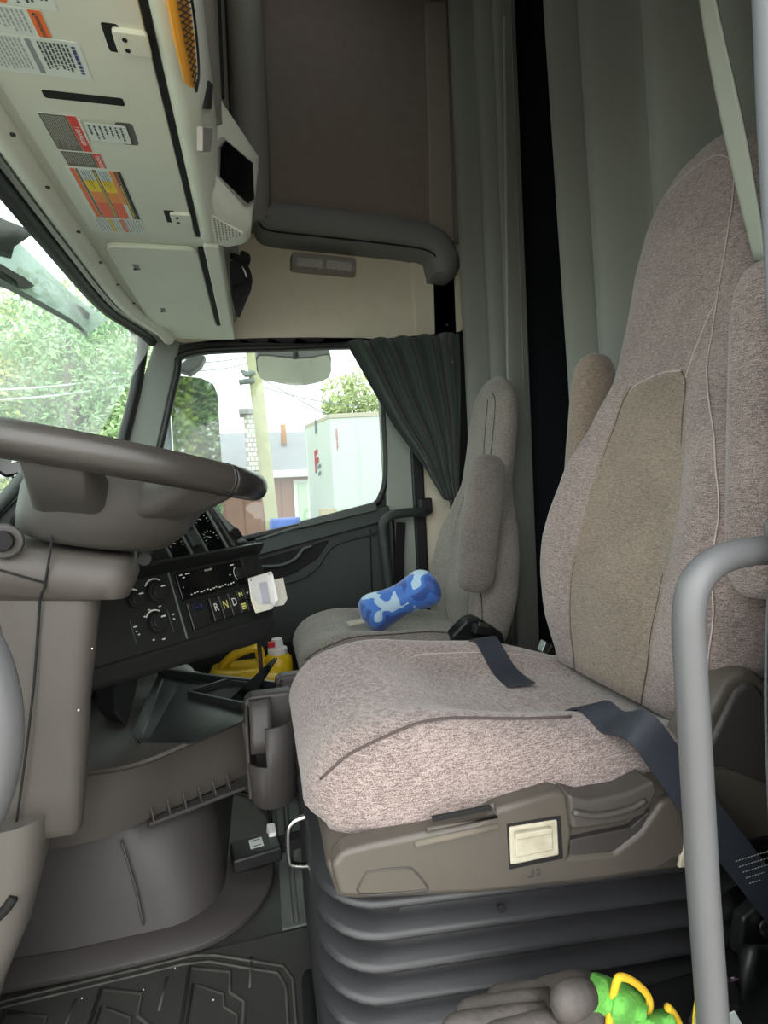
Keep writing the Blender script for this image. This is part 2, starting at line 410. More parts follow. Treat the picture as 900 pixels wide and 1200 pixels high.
# gasket down the passenger pillar
struct(tube('trim_13', [at(172, 386, 2.26), at(168, 400, 2.26), at(160, 450, 2.25), at(147, 505, 2.24), at(120, 610, 2.22)], 0.022, M_gasket, n=10), 'black gasket down the passenger edge of the windscreen')
# windscreen glass
def wpt(u, v):
    y = lerp(0.28, 2.24, u); top = V(-0.44 - 0.02 * math.sin(u * math.pi) + 0.06 * smooth(0.75, 1, u), y, 1.44)
    bot = V(-1.02 - 0.16 * math.sin(u * math.pi) + 0.18 * smooth(0.7, 1, u), y, 0.70)
    return top.lerp(bot, v)
wd = grid('window_1', wpt, 16, 6, G_wind); struct(wd, 'raked green tinted windscreen')

# passenger door with window
d1 = thing('door_1', 'dark green black passenger door with a large side window', None, (0.1, YW, 0.0), kind='structure')
win = [at(222, 414, YW), at(208, 440, YW), at(189, 520, YW), at(168, 600, YW), at(172, 640, YW), at(200, 648, YW), at(305, 627, YW), at(425, 597, YW), at(447, 578, YW), at(452, 545, YW), at(449, 480, YW), at(447, 420, YW), at(440, 406, YW), at(330, 408, YW)]
loop = catmull(win, 4, True)
cen = sum(loop, V(0, 0, 0)) / len(loop)
outer = [cen + (p - cen) * 1.0 + (p - cen).normalized() * 0.045 for p in loop]
n_ = len(loop)
v = [p + V(0, -0.0, 0) for p in loop] + outer + [p + V(0, 0.06, 0) for p in loop] + [p + V(0, 0.06, 0) for p in outer]
f = []
for i in range(n_):
    j = (i + 1) % n_
    f += [(i, j, n_ + j, n_ + i), (2 * n_ + i, 2 * n_ + j, 3 * n_ + j, 3 * n_ + i), (i, j, 2 * n_ + j, 2 * n_ + i), (n_ + i, n_ + j, 3 * n_ + j, 3 * n_ + i)]
mk('window_frame', v, f, M_gasket, d1, sharp=40)
tube('window_seal', [p + V(0, -0.008, 0) for p in loop], 0.014, M_gasket, d1, smooth_n=1, closed=True, n=8)
g2 = mk('window_2', [p + V(0, 0.03, 0) for p in loop], [tuple(range(n_))], G_side, None, smooth_=False); struct(g2, 'passenger side window glass')
# sloping sill below the window
sill = [at(296, 634, 2.27), at(440, 596, 2.27), at(456, 592, 2.25), at(458, 612, 2.24), at(440, 614, 2.24), at(300, 652, 2.24)]
prism('sill', sill, (0, 0.05, 0), M_door, d1, bevel=0.008)
strip_ = [at(352, 611, 2.255), at(440, 588, 2.255), at(444, 598, 2.245), at(349, 620, 2.245)]
prism('sill_trim', strip_, (0, 0.03, 0), M_doorlite, d1, bevel=0.006)
tube('sill_edge', [at(300, 633, 2.262), at(352, 617, 2.262), at(438, 592, 2.262)], 0.006, M_doorlite, d1, n=8)
panel = [V(-0.95, 2.27, 0.80), at(200, 662, 2.27), at(250, 655, 2.27), at(457, 600, 2.27), at(470, 760, 2.27), at(470, 860, 2.27), V(0.55, 2.27, 0.0), V(-0.95, 2.27, 0.0)]
prism('inner_panel', panel, (0, 0.05, 0), M_door, d1, bevel=0.01)
# bolster with the pull recess, lighter curved lip
prism('pull_recess', [at(300, 657, 2.262), at(386, 633, 2.262), at(372, 655, 2.262), at(345, 672, 2.262), at(310, 684, 2.262)], (0, 0.02, 0), M_blackmat, d1, bevel=0.004)
tube('pull_lip', [at(306, 664, 2.25), at(330, 662, 2.25), at(346, 655, 2.25), at(356, 643, 2.25), at(366, 640, 2.25)], 0.008, M_doorlite, d1, n=8)
tube('panel_crease', [at(310, 690, 2.262), at(352, 678, 2.262), at(372, 664, 2.262), at(384, 646, 2.262), at(398, 636, 2.262), at(440, 625, 2.262)], 0.006, M_door, d1, n=8)
tube('panel_seam', [at(434, 620, 2.268), at(436, 700, 2.268)], 0.003, M_blackmat, d1, n=6)
tube('door_edge', [at(458, 598, 2.25), at(462, 690, 2.25), at(466, 760, 2.25)], 0.014, M_gasket, d1, n=8)
prism('lower_panel', [at(302, 760, 2.265), at(470, 715, 2.265), at(474, 900, 2.265), at(260, 950, 2.265)], (0, 0.03, 0), M_dash, d1, bevel=0.006)

# padded shelf lip under the dark upper wall
sec = []
path = [(0.06, 1.93), (0.10, 1.90), (0.30, 1.888), (0.55, 1.875), (0.72, 1.862), (0.785, 1.84), (0.80, 1.79), (0.798, 1.745)]
pp = catmull([V(x, 2.20, z) for x, z in path], 6)
rings = []
for i, p in enumerate(pp):
    t = (pp[min(i + 1, len(pp) - 1)] - pp[max(i - 1, 0)]).normalized(); nn = V(-t.z, 0, t.x)
    s = 1.0 if i < len(pp) - 8 else lerp(1.0, 0.55, (i - (len(pp) - 8)) / 7)
    rings.append([p + nn * (b * s) + V(0, a, 0) for a, b in [(0.10, 0.13), (0.05, 0.135), (0.0, 0.115), (-0.035, 0.07), (-0.045, 0.02), (-0.03, -0.012), (0.0, -0.022), (0.10, -0.022)]])
sh = loft('trim_14', rings, M_shelf, sharp=60); struct(sh, 'padded grey shelf lip above the cream panel')
tube('shelf_piping', [p + V(0, -0.03, -0.018) for p in pp[:-10]], 0.004, M_blackmat, sh, smooth_n=1, n=6)

# dome lamp on the cream panel
dl = thing('dome_lamp', 'small twin dome lamp on the cream panel above the passenger window', 'lamp', at(380, 312, YW))
c = at(379, 311, 2.285); rx = V(1, 0, -0.05).normalized(); rz = V(0.05, 0, 1).normalized()
def lamp_ring(hx_, hz_, y): return [c + rx * a + rz * b + V(0, y, 0) for a, b in rrect(0, 0, hx_, hz_, 0.014)]
prism('lamp_housing', lamp_ring(0.142, 0.036, 0.02), (0, 0, 0), M_upcab, dl, poly2=lamp_ring(0.135, 0.03, -0.035), bevel=0.004)
for s in (-1, 1):
    cc = c + rx * (0.062 * s) + rz * -0.012
    prism('lens', [cc + rx * a + rz * b + V(0, -0.036, 0) for a, b in rrect(0, 0, 0.055, 0.018, 0.008)], (0, -0.008, 0), M_lens, dl, bevel=0.003)
disc('lamp_switch', c + rx * -0.02 + rz * -0.028 + V(0, -0.03, 0), (0, -1, -0.3), 0.012, M_upcab, dl, depth=0.012)
disc('lamp_switch', c + rx * 0.105 + rz * -0.024 + V(0, -0.03, 0), (0, -1, -0.3), 0.008, M_lens, dl, depth=0.012)

# front upper cabinets rising above the header
fc = thing('upper_front_cabinet', 'grey upper storage wall rising above the overhead console', 'cabinet', (-0.02, 1.6, 1.6))
prism('cabinet_face', [V(-0.09, 0.3, 1.60), V(-0.075, 0.3, 1.52), V(-0.03, 0.3, 1.60), V(0.0, 0.3, 3.1), V(-0.05, 0.3, 3.1)], (0, 1.98, 0), M_upcab, fc, bevel=0.006)
for i, y in enumerate([1.18, 1.72]):
    tube('panel_joint', [V(-0.028, y, 1.66), V(-0.012, y, 2.4), V(0.002, y, 3.05)], 0.006, M_blackmat, fc, n=6, smooth_n=1)
tube('corner_post', [V(0.035, 2.2, 1.92), V(0.05, 2.2, 2.2), V(0.06, 2.2, 3.1)], 0.07, M_upcab, fc, n=14)

# ================================================================== OVERHEAD CONSOLE
ZC = 1.45
oc = thing('overhead_console', 'pale grey overhead console with warning labels above the windscreen', 'console', (-0.2, 1.0, ZC))
prism('console_body', [V(-0.385, 0.3, 1.458), V(-0.075, 0.3, 1.458), V(-0.05, 0.3, 1.53), V(-0.38, 0.3, 1.53)], (0, 1.11, 0), M_head, oc, bevel=0.006)
prism('console_body', [V(-0.385, 1.38, 1.462), V(-0.06, 1.38, 1.462), V(-0.06, 1.38, 1.55), V(-0.38, 1.38, 1.55)], (0, 0.84, 0), M_head, oc, bevel=0.006)
def flat_panel(name, x0, x1, y0, y1, z, th, m, parent, r=0.02, bevel=0.003):
    poly = [V(x, y, z) for x, y in rrect((x0 + x1) / 2, (y0 + y1) / 2, (x1 - x0) / 2, (y1 - y0) / 2, r, 4)]
    return prism(name, poly, (0, 0, th), m, parent, bevel=bevel)
flat_panel('access_panel', -0.345, -0.114, 0.35, 1.362, ZC, 0.012, M_head, oc)
# dark shadow gap beside the panel, then the rounded rear roll
box('panel_gap', (-0.113, 0.35, 1.452), (-0.103, 1.36, 1.458), M_blackmat, oc, bevel=0)
prof = [(-0.102, 1.47), (-0.101, 1.452), (-0.090, 1.444), (-0.076, 1.444), (-0.064, 1.452), (-0.052, 1.475), (-0.046, 1.51), (-0.040, 1.58), (-0.07, 1.60)]
rl = []
for y, s in [(0.3, 1), (0.8, 1), (1.15, 1), (1.30, 1.0), (1.36, 1.0), (1.40, 0.92), (1.415, 0.8)]:
    rl.append([V(x, y, 1.60 + (z - 1.60) * s) for x, z in prof])
loft('rear_roll', rl, M_head, oc, sharp=70)
# lower rear corner bulge that carries the speaker grille and the open bin
def bul(y, x1, zt, zb): return [V(-0.085, y, zb + 0.004), V(lerp(-0.085, x1, .5), y, zb - 0.002), V(x1 - 0.012, y, zb + 0.006), V(x1, y, zb + 0.02), V(x1 + 0.030, y, zt), V(-0.09, y, zt)]
bl = []
for y, x1, zt, zb in [(1.02, -0.082, 1.62, 1.475), (1.10, -0.078, 1.63, 1.466), (1.18, -0.050, 1.64, 1.455), (1.26, -0.014, 1.64, 1.451), (1.33, 0.016, 1.64, 1.449), (1.38, 0.016, 1.64, 1.449), (1.405, 0.004, 1.63, 1.455), (1.425, -0.02, 1.62, 1.47)]:
    bl.append(bul(y, x1, zt, zb))
loft('corner_bulge', bl, M_head, oc, bevel=0.006)
# bin opening: dark pane with frame on the bulge's rear face
bin_pts = [V(0.004, 1.10, 1.560), V(0.018, 1.16, 1.548), V(0.024, 1.29, 1.500), V(0.026, 1.31, 1.600), V(0.020, 1.20, 1.640), V(0.006, 1.11, 1.640)]
# console rear face above the roll with net pocket
net = thing('net_pocket', 'black mesh pocket holding an orange vest on the console edge', 'net', at(218, 50, 0.86))
M_ = M_orangemesh
NP, NN = V(-0.046, 0.9, 1.475), V(1, 0, -0.115)
def nf(px, py, o=0.0): return at_plane(px, py, NP + V(o, 0, 0), NN)
vb = [nf(206, -6), nf(221, -6), nf(228, 40), nf(231, 80), nf(230, 104), nf(225, 98), nf(215, 50)]
prism('orange_vest', vb, (-0.012, 0.0, 0.0), M_orangemesh, net, bevel=0.004)
for i in range(15):
    a = i / 14.0
    def edgeL(t): return nf(lerp(206, 228, t), lerp(-6, 104, t), 0.002)
    def edgeR(t): return nf(lerp(222, 232, min(1, t * 1.05)), lerp(-6, 100, t), 0.002)
    tube('net_cord', [edgeL(a), edgeR(min(1, a + 0.09))], 0.0007, M_net, net, n=5, smooth_n=1)
    tube('net_cord', [edgeR(a), edgeL(min(1, a + 0.09))], 0.0007, M_net, net, n=5, smooth_n=1)
tube('net_hem', [nf(224, -6, 0.002), nf(230, 40, 0.002), nf(233, 85, 0.002), nf(230, 107, 0.002)], 0.002, M_net, net, n=6)

# triangular speaker grille made of small holes
gp = [atz(245, 252, 1.447), atz(285, 274, 1.447), atz(253, 286, 1.447)]
g = prism('speaker_grille', gp, (0, 0, 0.006), M_headlight, oc, bevel=0.0015)
holes = []
for i in range(8):
    for j in range(14):
        a = (i + 0.5) / 8.5; b = (j + 0.5) / 14
        pL = gp[0].lerp(gp[2], b); pR = gp[1].lerp(gp[2], b) if b > 0.72 else gp[0].lerp(gp[1], b / 0.72)
        p = V(gp[0].x + 0.006 + a * 0.064, lerp(gp[0].y + 0.008, gp[2].y - 0.006, b), 1.4465)
        # keep inside the triangle
        def s_(p1, p2, p3): return (p1.x - p3.x) * (p2.y - p3.y) - (p2.x - p3.x) * (p1.y - p3.y)
        d1_, d2_, d3_ = s_(p, gp[0], gp[1]), s_(p, gp[1], gp[2]), s_(p, gp[2], gp[0])
        if not ((d1_ < 0 or d2_ < 0 or d3_ < 0) and (d1_ > 0 or d2_ > 0 or d3_ > 0)):
            holes.append([p + V(0.0021 * math.cos(k), 0.0026 * math.sin(k), 0) for k in (0, 1.05, 2.1, 3.14, 4.19, 5.24)])
strips('grille_holes', holes, M_blackmat, g)
# open storage bin on the rear face of the console
binp = thing('overhead_bin', 'dark open bin in the rear face of the overhead console', 'bin', at(276, 205, 1.2))
bo = [atz(*p) for p in ((255, 170, 1.54), (262, 160, 1.575), (297, 190, 1.60), (299, 236, 1.525), (291, 242, 1.497), (254, 207, 1.492))]
prism('bin_frame', [p for p in bo], (-0.02, 0.0, 0.0), M_upcab, binp, bevel=0.003)
cb = sum(bo, V(0, 0, 0)) / len(bo)
prism('bin_opening', [cb.lerp(p, 0.90) + V(0.0025, 0, 0) for p in bo], (-0.006, 0, 0), M_blackgloss, binp, bevel=0.001)
# grip slot and button on the console rear edge
prism('grip_slot', [nf(246, 95), nf(250, 100), nf(248, 128), nf(242, 128)], (-0.006, 0.0, 0), M_blackmat, oc, bevel=0.001)
prism('latch_button', [nf(238, 148, .003), nf(250, 150, .003), nf(247, 178, .003), nf(238, 178, .003)], (-0.01, 0.0, 0), M_upcab, oc, bevel=0.002)

# slot and brackets in the access panel
flat_panel('panel_slot', -0.289, -0.173, 0.917, 0.934, ZC - 0.0006, 0.002, M_blackmat, oc, r=0.004, bevel=0.0005)
def bracket(x0, x1, y0, y1):
    flat_panel('bracket_recess', x0 - 0.012, x0 + 0.01, y0 - 0.004, y1 + 0.004, ZC - 0.0006, 0.002, M_blackmat, oc, r=0.004, bevel=0.0004)
    b = flat_panel('latch_bracket', x0, x1, y0, y1, ZC - 0.007, 0.008, M_head, oc, r=0.005, bevel=0.002)
    for k in (0.3, 0.75):
        disc('bracket_hole', V(lerp(x0, x1, 0.32), lerp(y0, y1, k), ZC - 0.0072), (0, 0, -1), 0.0036, M_blackmat, b, n=10, depth=0.0006)
bracket(-0.157, -0.112, 0.784, 0.823)
bracket(-0.156, -0.112, 1.247, 1.290)

# labels
ZL = ZC - 0.0008
RGT, UPV = V(0, 1, 0), V(1, 0, 0)      # reading direction on the underside
def label_plate(name, x0, x1, y0, y1, m, z=ZL, label=None, r=0.004, parent=None):
    o = flat_panel(name, x0, x1, y0, y1, z, 0.0006, m, parent or oc, r=r, bevel=0.0)
    if label: o['label'] = label
    return o
def rectq(x0, x1, y0, y1, z): return [V(x0, y0, z), V(x1, y0, z), V(x1, y1, z), V(x0, y1, z)]
def textlines(x0, x1, y0, y1, n, z, fill=0.55, jag=0.25):
    """unreadable small print: n lines stacked along x, each running along y in word pieces"""
    q = []
    for i in range(n):
        xa = lerp(x0, x1, (i + 0.2) / n); xb = xa + (x1 - x0) / n * fill; y = y0
        ye = y1 - random.random() * jag * (y1 - y0)
        while y < ye:
            w_ = random.uniform(0.003, 0.009); q.append(rectq(xa, xb, y, min(y + w_, ye), z)); y += w_ + 0.0016
    return q
Z2 = ZL - 0.0003; Z3 = ZL - 0.0005
# 1 white and orange label at the near end
s1 = label_plate('warning_label', -0.330, -0.216, 0.700, 0.772, M_paper, label='white label with an orange heading at the near end')
label_plate('label_heading', -0.330, -0.272, 0.745, 0.770, M_lorange, Z2, parent=s1)
strips('label_print', textlines(-0.268, -0.222, 0.705, 0.768, 8, Z3), M_print, s1)
# 2 orange WARNING label
s2 = label_plate('warning_label', -0.330, -0.2375, 0.7745, 0.8165, M_paper, label='white label with an orange WARNING heading')
label_plate('label_heading', -0.254, -0.2382, 0.775, 0.816, M_lorange, Z2, parent=s2, r=0.002)
text('label_word', 'WARNING', V(-0.2465, 0.800, Z3), RGT, UPV, 0.0068, M_print, s2)
strips('label_triangle', [[V(-0.2495, 0.778, Z3), V(-0.2495, 0.784, Z3), V(-0.2435, 0.781, Z3)]], M_print, s2)
strips('label_print', textlines(-0.326, -0.258, 0.777, 0.812, 12, Z3, 0.4), mat('print_faint', (160, 170, 170), 0.8), s2)
# 3 long white label
s3 = label_plate('warning_label', -0.345, -0.207, 0.8185, 0.886, M_paper, label='long white label with blue heading and grey print')
strips('label_print', textlines(-0.2205, -0.2125, 0.826, 0.876, 1, Z3, 0.6, 0.0), M_printblue, s3)
strips('label_print', textlines(-0.262, -0.222, 0.824, 0.876, 8, Z3), M_print, s3)
label_plate('label_band', -0.2755, -0.2685, 0.822, 0.882, mat('print_midgrey', (140, 150, 152), 0.8), Z2, parent=s3, r=0.001)
strips('label_print', textlines(-0.340, -0.280, 0.823, 0.880, 12, Z3, 0.4, 0.1), mat('print_faint', (160, 170, 170), 0.8), s3)
# 4 and 5 red danger labels
def danger(x0, x1, y0, y1, hx_, word, lab, n):
    s = label_plate('danger_label', x0, x1, y0, y1, M_paper, label=lab, r=0.002)
    label_plate('label_field', x0 + 0.0012, hx_ - 0.0006, y0 + 0.0012, y1 - 0.0012, M_lgrey, Z2, parent=s, r=0.001)
    label_plate('label_heading', hx_, x1 - 0.001, y0 + 0.0012, y1 - 0.0012, M_lred, Z2, parent=s, r=0.001)
    text('label_word', word, V((hx_ + x1) / 2 - 0.0005, (y0 + y1) / 2 + 0.004, Z3), RGT, UPV, min(0.0105, (x1 - hx_) * 0.72), M_paper, s)
    strips('label_print', textlines(x0 + 0.004, hx_ - 0.003, y0 + 0.004, y1 - 0.004, n, Z3, 0.32, 0.3), mat('print_pale', (190, 190, 182), 0.8), s)
danger(-0.3135, -0.2555, 0.968, 1.0605, -0.271, '! DANGER', 'grey label with a red DANGER heading', 12)
danger(-0.3115, -0.2445, 1.0625, 1.107, -0.2585, 'DANGER', 'small grey label with a red DANGER heading', 12)
# 6 white card in a recess
flat_panel('card_recess', -0.2, -0.172, 0.974, 1.03, ZC - 0.0006, 0.002, mat('recess_grey', (96, 98, 92), 0.7), oc, r=0.006, bevel=0.0003)
box('card_lip', (-0.2555, 0.974, ZC - 0.003), (-0.2515, 1.028, ZC), M_head, oc, bevel=0.001)
s6 = label_plate('card', -0.249, -0.183, 0.9785, 1.024, M_paper, ZC - 0.003, label='white card with small print in a recess')
strips('label_print', textlines(-0.245, -0.187, 0.983, 1.019, 7, ZC - 0.0034, 0.35, 0.4), M_print, s6)
# 7 colour table label
s7 = label_plate('chart_label', -0.3195, -0.2225, 1.110, 1.353, M_paper, label='coloured chart label with yellow and orange cells', r=0.006)
def cell(x0, x1, y0, y1, m): label_plate('chart_cell', x0, x1, y0, y1, m, Z2, parent=s7, r=0.0006)
cell(-0.3120, -0.3035, 1.113, 1.288, M_lorange); cell(-0.3025, -0.2985, 1.113, 1.288, M_lgrey)
for (xa, xb) in ((-0.2975, -0.2745), (-0.2665, -0.2455)):
    cell(xa, xb, 1.113, 1.148, mat('label_pale', (205, 218, 220), 0.5)); cell(xa, xb, 1.149, 1.187, M_lyellow)
    cell(xa, xb, 1.188, 1.226, M_lorange2); cell(xa, xb, 1.227, 1.288, M_lcoral)
    strips('label_print', textlines(xa + 0.003, xb - 0.003, 1.118, 1.180, 4, Z3, 0.3, 0.5), M_print, s7)
cell(-0.2735, -0.2672, 1.113, 1.288, M_lgrey); cell(-0.2445, -0.2375, 1.113, 1.230, M_lorange2); cell(-0.2370, -0.2300, 1.113, 1.150, M_lbrown)
cell(-0.2370, -0.2300, 1.152, 1.288, M_lgrey); cell(-0.2295, -0.2235, 1.113, 1.288, M_gasket)
strips('label_print', textlines(-0.2725, -0.268, 1.12, 1.285, 1, Z3, 0.5, 0.05) + textlines(-0.236, -0.231, 1.16, 1.285, 1, Z3, 0.5, .05), M_lyellow, s7)
cell(-0.2925, -0.2845, 1.293, 1.350, M_lyellow); cell(-0.2680, -0.2600, 1.293, 1.350, M_lorange)
strips('label_print', textlines(-0.317, -0.225, 1.294, 1.349, 16, Z3, 0.4, 0.1), mat('print_faint', (160, 170, 170), 0.8), s7)

# passenger end storage door with two clips, and the light bar beside it
flat_panel('storage_door', -0.335, -0.118, 1.425, 2.03, ZC - 0.002, 0.014, M_head, oc, r=0.028, bevel=0.004)
box('door_gap', (-0.116, 1.43, 1.456), (-0.103, 2.03, 1.462), M_blackmat, oc, bevel=0)
prism('side_bar', [V(-0.101, 1.40, 1.448), V(-0.062, 1.40, 1.448), V(-0.056, 1.40, 1.47), V(-0.06, 1.40, 1.55), V(-0.101, 1.40, 1.55)], (0, 0.64, 0), M_headlight, oc, bevel=0.006)
for (px, py) in ((156, 314), (188, 364)):
    c_ = atz(px, py, ZC - 0.003)
    flat_panel('clip_recess', c_.x - 0.02, c_.x + 0.02, c_.y - 0.03, c_.y + 0.03, ZC - 0.0026, 0.002, M_headlight, oc, r=0.006, bevel=0.0005)
    flat_panel('clip', c_.x + 0.002, c_.x + 0.016, c_.y - 0.022, c_.y + 0.012, ZC - 0.004, 0.003, M_shelf, oc, r=0.004, bevel=0.001)
    disc('clip_hole', V(c_.x + 0.004, c_.y + 0.004, ZC - 0.0042), (0, 0, -1), 0.005, M_blackmat, oc, n=10, depth=0.001)

# mesh bag hanging behind the bar
mb = thing('mesh_bag', 'black mesh bag with a white tag hanging beside the console end', 'bag', at(280, 335, 1.75))
prism('bag_body', [at(268, 305, 1.70), at(276, 302, 1.72), at(291, 320, 1.76), at(291, 336, 1.78), at(284, 352, 1.80), at(276, 372, 1.82), at(270, 345, 1.76)], (0.012, 0.05, 0.01), mat('mesh_cloth', (52, 54, 58), 0.9, rgb2=(20, 20, 22), nscale=300, bump=0.5, bscale=300), mb, bevel=0.008)
tube('bag_hem', [at(272, 300, 1.70), at(281, 304, 1.72), at(290, 318, 1.75), at(291, 334, 1.77), at(274, 338, 1.76)], 0.010, M_net, mb, n=8)
tube('bag_knot', [at(283, 298, 1.72), at(289, 301, 1.73), at(288, 309, 1.73)], 0.012, M_net, mb, n=8)
prism('bag_tag', [at(282, 309, 1.725), at(287, 309, 1.73), at(291, 322, 1.75), at(288, 325, 1.75)], (0.006, 0.004, 0), M_white, mb, bevel=0.001)

# ================================================================== STEERING COLUMN AND WHEEL
cl = thing('steering_column', 'brown grey steering column rising from the footwell', 'steering column', (-0.33, 0.88, 0.0))
def pxprism(name, pts, Y0, dy, m, parent, bevel=0.015, seg=3, shrink=1.0, **k):
    a = [at(x, y, Y0) for x, y in pts]; b = [p + V(0, dy, 0) for p in a]
    return prism(name, a, None, m, parent, bevel=bevel, seg=seg, poly2=b, **k)
# upper cowl around the stalks: curved loft (top wide, waisted at the bottom)
def ring_col(z, x0, xn, xf, y0, y1, r=0.04, dz=0.0):
    """trapezoid section: rear edge at xn on the near side and xf on the far side"""
    out = []
    pts = [(x0, y0), (xn, y0), (xf, y1), (x0, y1)]
    for k in range(4):
        p0 = Vector(pts[k - 1]); p1 = Vector(pts[k]); p2 = Vector(pts[(k + 1) % 4])
        a = p1 + (p0 - p1).normalized() * r; b = p1 + (p2 - p1).normalized() * r
        for i in range(6):
            t = i / 5; q = a * (1 - t) ** 2 + p1 * 2 * t * (1 - t) + b * t * t
            out.append(V(q.x, q.y, z + dz * ((q.x - x0) / (xn - x0))))
    return out
loft('upper_cowl', [ring_col(0.812, -0.52, -0.180, -0.215, 0.775, 0.95, 0.03, -0.075), ring_col(0.805, -0.525, -0.170, -0.205, 0.758, 0.955, 0.04, -0.075), ring_col(0.77, -0.52, -0.168, -0.200, 0.75, 0.955, 0.05, -0.07),
                    ring_col(0.735, -0.50, -0.178, -0.212, 0.755, 0.95, 0.05, -0.055), ring_col(0.712, -0.48, -0.200, -0.235, 0.762, 0.945, 0.045, -0.03), ring_col(0.70, -0.46, -0.215, -0.25, 0.772, 0.94, 0.035, -0.02)], M_taupe, cl, sharp=60)
loft('column_shaft', [ring_col(0.72, -0.435, -0.212, -0.255, 0.765, 0.95, 0.035, -0.02), ring_col(0.66, -0.425, -0.218, -0.265, 0.762, 0.95, 0.04, -0.015), ring_col(0.55, -0.405, -0.232, -0.285, 0.765, 0.945, 0.04), ring_col(0.44, -0.385, -0.245, -0.300, 0.768, 0.94, 0.035), ring_col(0.39, -0.375, -0.252, -0.310, 0.77, 0.93, 0.03, -0.005), ring_col(0.375, -0.37, -0.258, -0.315, 0.778, 0.925, 0.025, -0.005)], M_taupe, cl, sharp=60)
tube('shell_seam', [at(62, 625, 0.748), at(52, 690, 0.748), at(47, 702, 0.757), at(40, 800, 0.757), at(28, 900, 0.757), at(18, 972, 0.762)], 0.0016, M_blackmat, cl, n=5, smooth_n=2)
tube('shell_seam', [at(0, 668, 0.748), at(52, 683, 0.748)], 0.0014, M_blackmat, cl, n=5, smooth_n=1)
# ignition barrel
disc('ignition_ring', at(6, 634, 0.75), (0.1, -1, 0), 0.022, M_taupe2, cl, depth=0.008)
disc('ignition_barrel', at(4, 634, 0.742), (0.1, -1, 0), 0.013, M_blackmat, cl, depth=0.010)
for (px, py) in ((108, 760), (92, 832)):
    disc('scuff_mark', at(px, py, 0.764), (0.3, -1, 0), 0.0013, M_legend, cl, n=7, depth=0.0006)
# lower boot below the column
loft('column_boot', [ring_col(0.41, -0.46, -0.290, -0.32, 0.74, 0.93, 0.05), ring_col(0.34, -0.47, -0.300, -0.335, 0.735, 0.93, 0.05), ring_col(0.27, -0.50, -0.318, -0.36, 0.735, 0.93, 0.05), ring_col(0.20, -0.54, -0.350, -0.40, 0.74, 0.93, 0.05), ring_col(0.0, -0.60, -0.42, -0.46, 0.74, 0.93, 0.05)], mat('boot_plastic', (88, 84, 79), 0.55, bump=0.15, bscale=900), cl, sharp=60)
tube('bracket_arm', [at(-6, 1078, 0.735), at(6, 1066, 0.735), at(16, 1052, 0.737)], 0.006, M_blackmat, cl, n=6)

wh = thing('steering_wheel', 'dark steering wheel seen edge on above its column', 'steering wheel', (-0.225, 0.85, 0.875))
WC = V(-0.225, 0.85, 0.876); wn = V(0.231, 0, 1).normalized(); wx = V(1, 0, -0.231).normalized(); wy = V(0, 1, 0)
def onrim(a, r=0.222, h=0.0): return WC + wx * (r * math.cos(a)) + wy * (r * math.sin(a)) + wn * h
tube('rim', [onrim(2 * math.pi * i / 48) for i in range(48)], 0.0215, M_wheel, wh, n=16, smooth_n=1, closed=True)
tube('rim_grip', [onrim(math.radians(a)) for a in range(-33, 36, 3)], 0.0219, M_wheelcap, wh, n=16, smooth_n=1)
tube('rim_joint', [onrim(math.radians(a)) for a in (-34.4, -33.6)], 0.0223, M_wheelcap, wh, n=16, smooth_n=1)
# hub: funnel shaped underside with two broad spokes to the near and far rim
def hubring(h, rx_, ry_, ox=0.0, n=24): return [WC + wx * (ox + rx_ * math.cos(2 * math.pi * j / n)) + wy * (ry_ * math.sin(2 * math.pi * j / n)) + wn * h for j in range(n)]
loft('hub', [hubring(-0.005, 0.09, 0.10, 0.03), hubring(-0.022, 0.112, 0.135, 0.035), hubring(-0.050, 0.120, 0.135, 0.035), hubring(-0.085, 0.112, 0.12, 0.025), hubring(-0.110, 0.100, 0.105, 0.015), hubring(-0.118, 0.085, 0.09, 0.015)], M_hub, wh, sharp=60)
for a0 in (-86, -38, 38, 86):
    a = math.radians(a0)
    e0 = onrim(a, 0.10, -0.052); e1 = onrim(a, 0.160, -0.036); e2 = onrim(a, 0.214, -0.010)
    tang = (wx * -math.sin(a) + wy * math.cos(a)); rings = []
    for e, hw, th in ((e0, 0.050, 0.030), (e1, 0.038, 0.024), (e2, 0.034, 0.012)):
        rings.append([e + tang * x + wn * z for x, z in rrect(0, 0, hw, th, min(th, hw) * 0.7, 4)])
    loft('spoke', rings, M_hub, wh, sharp=60)
prism('horn_pad', [WC + wx * a + wy * b + wn * -0.015 for a, b in rrect(0, 0, 0.085, 0.11, 0.04)], wn * 0.022, M_taupe2, wh, bevel=0.006)
tube('turn_signal_stalk', [V(-0.24, 0.94, 0.735), V(-0.215, 0.965, 0.722), V(-0.19, 0.985, 0.715)], 0.011, M_blackmat, cl, n=10)
disc('stalk_knob', V(-0.205, 0.975, 0.715), (0.4, -0.9, 0.1), 0.012, M_black, cl, depth=0.03)

# near left grab handle on the door opening
lh = tube('entry_grab_handle', [V(-0.60, 0.42, 0.76), V(-0.46, 0.45, 0.79), V(-0.35, 0.465, 0.775), at(-62, 722, 0.47), at(-28, 760, 0.47), at(-10, 808, 0.47), at(-4, 860, 0.47), at(-10, 912, 0.47), at(-28, 960, 0.47), at(-62, 998, 0.47), V(-0.36, 0.465, 0.53), V(-0.47, 0.45, 0.51), V(-0.60, 0.42, 0.52)], 0.0185, M_grab, n=16, smooth_n=8)
tag(lh, 'grey curved grab handle at the left edge of the door opening', 'handle')

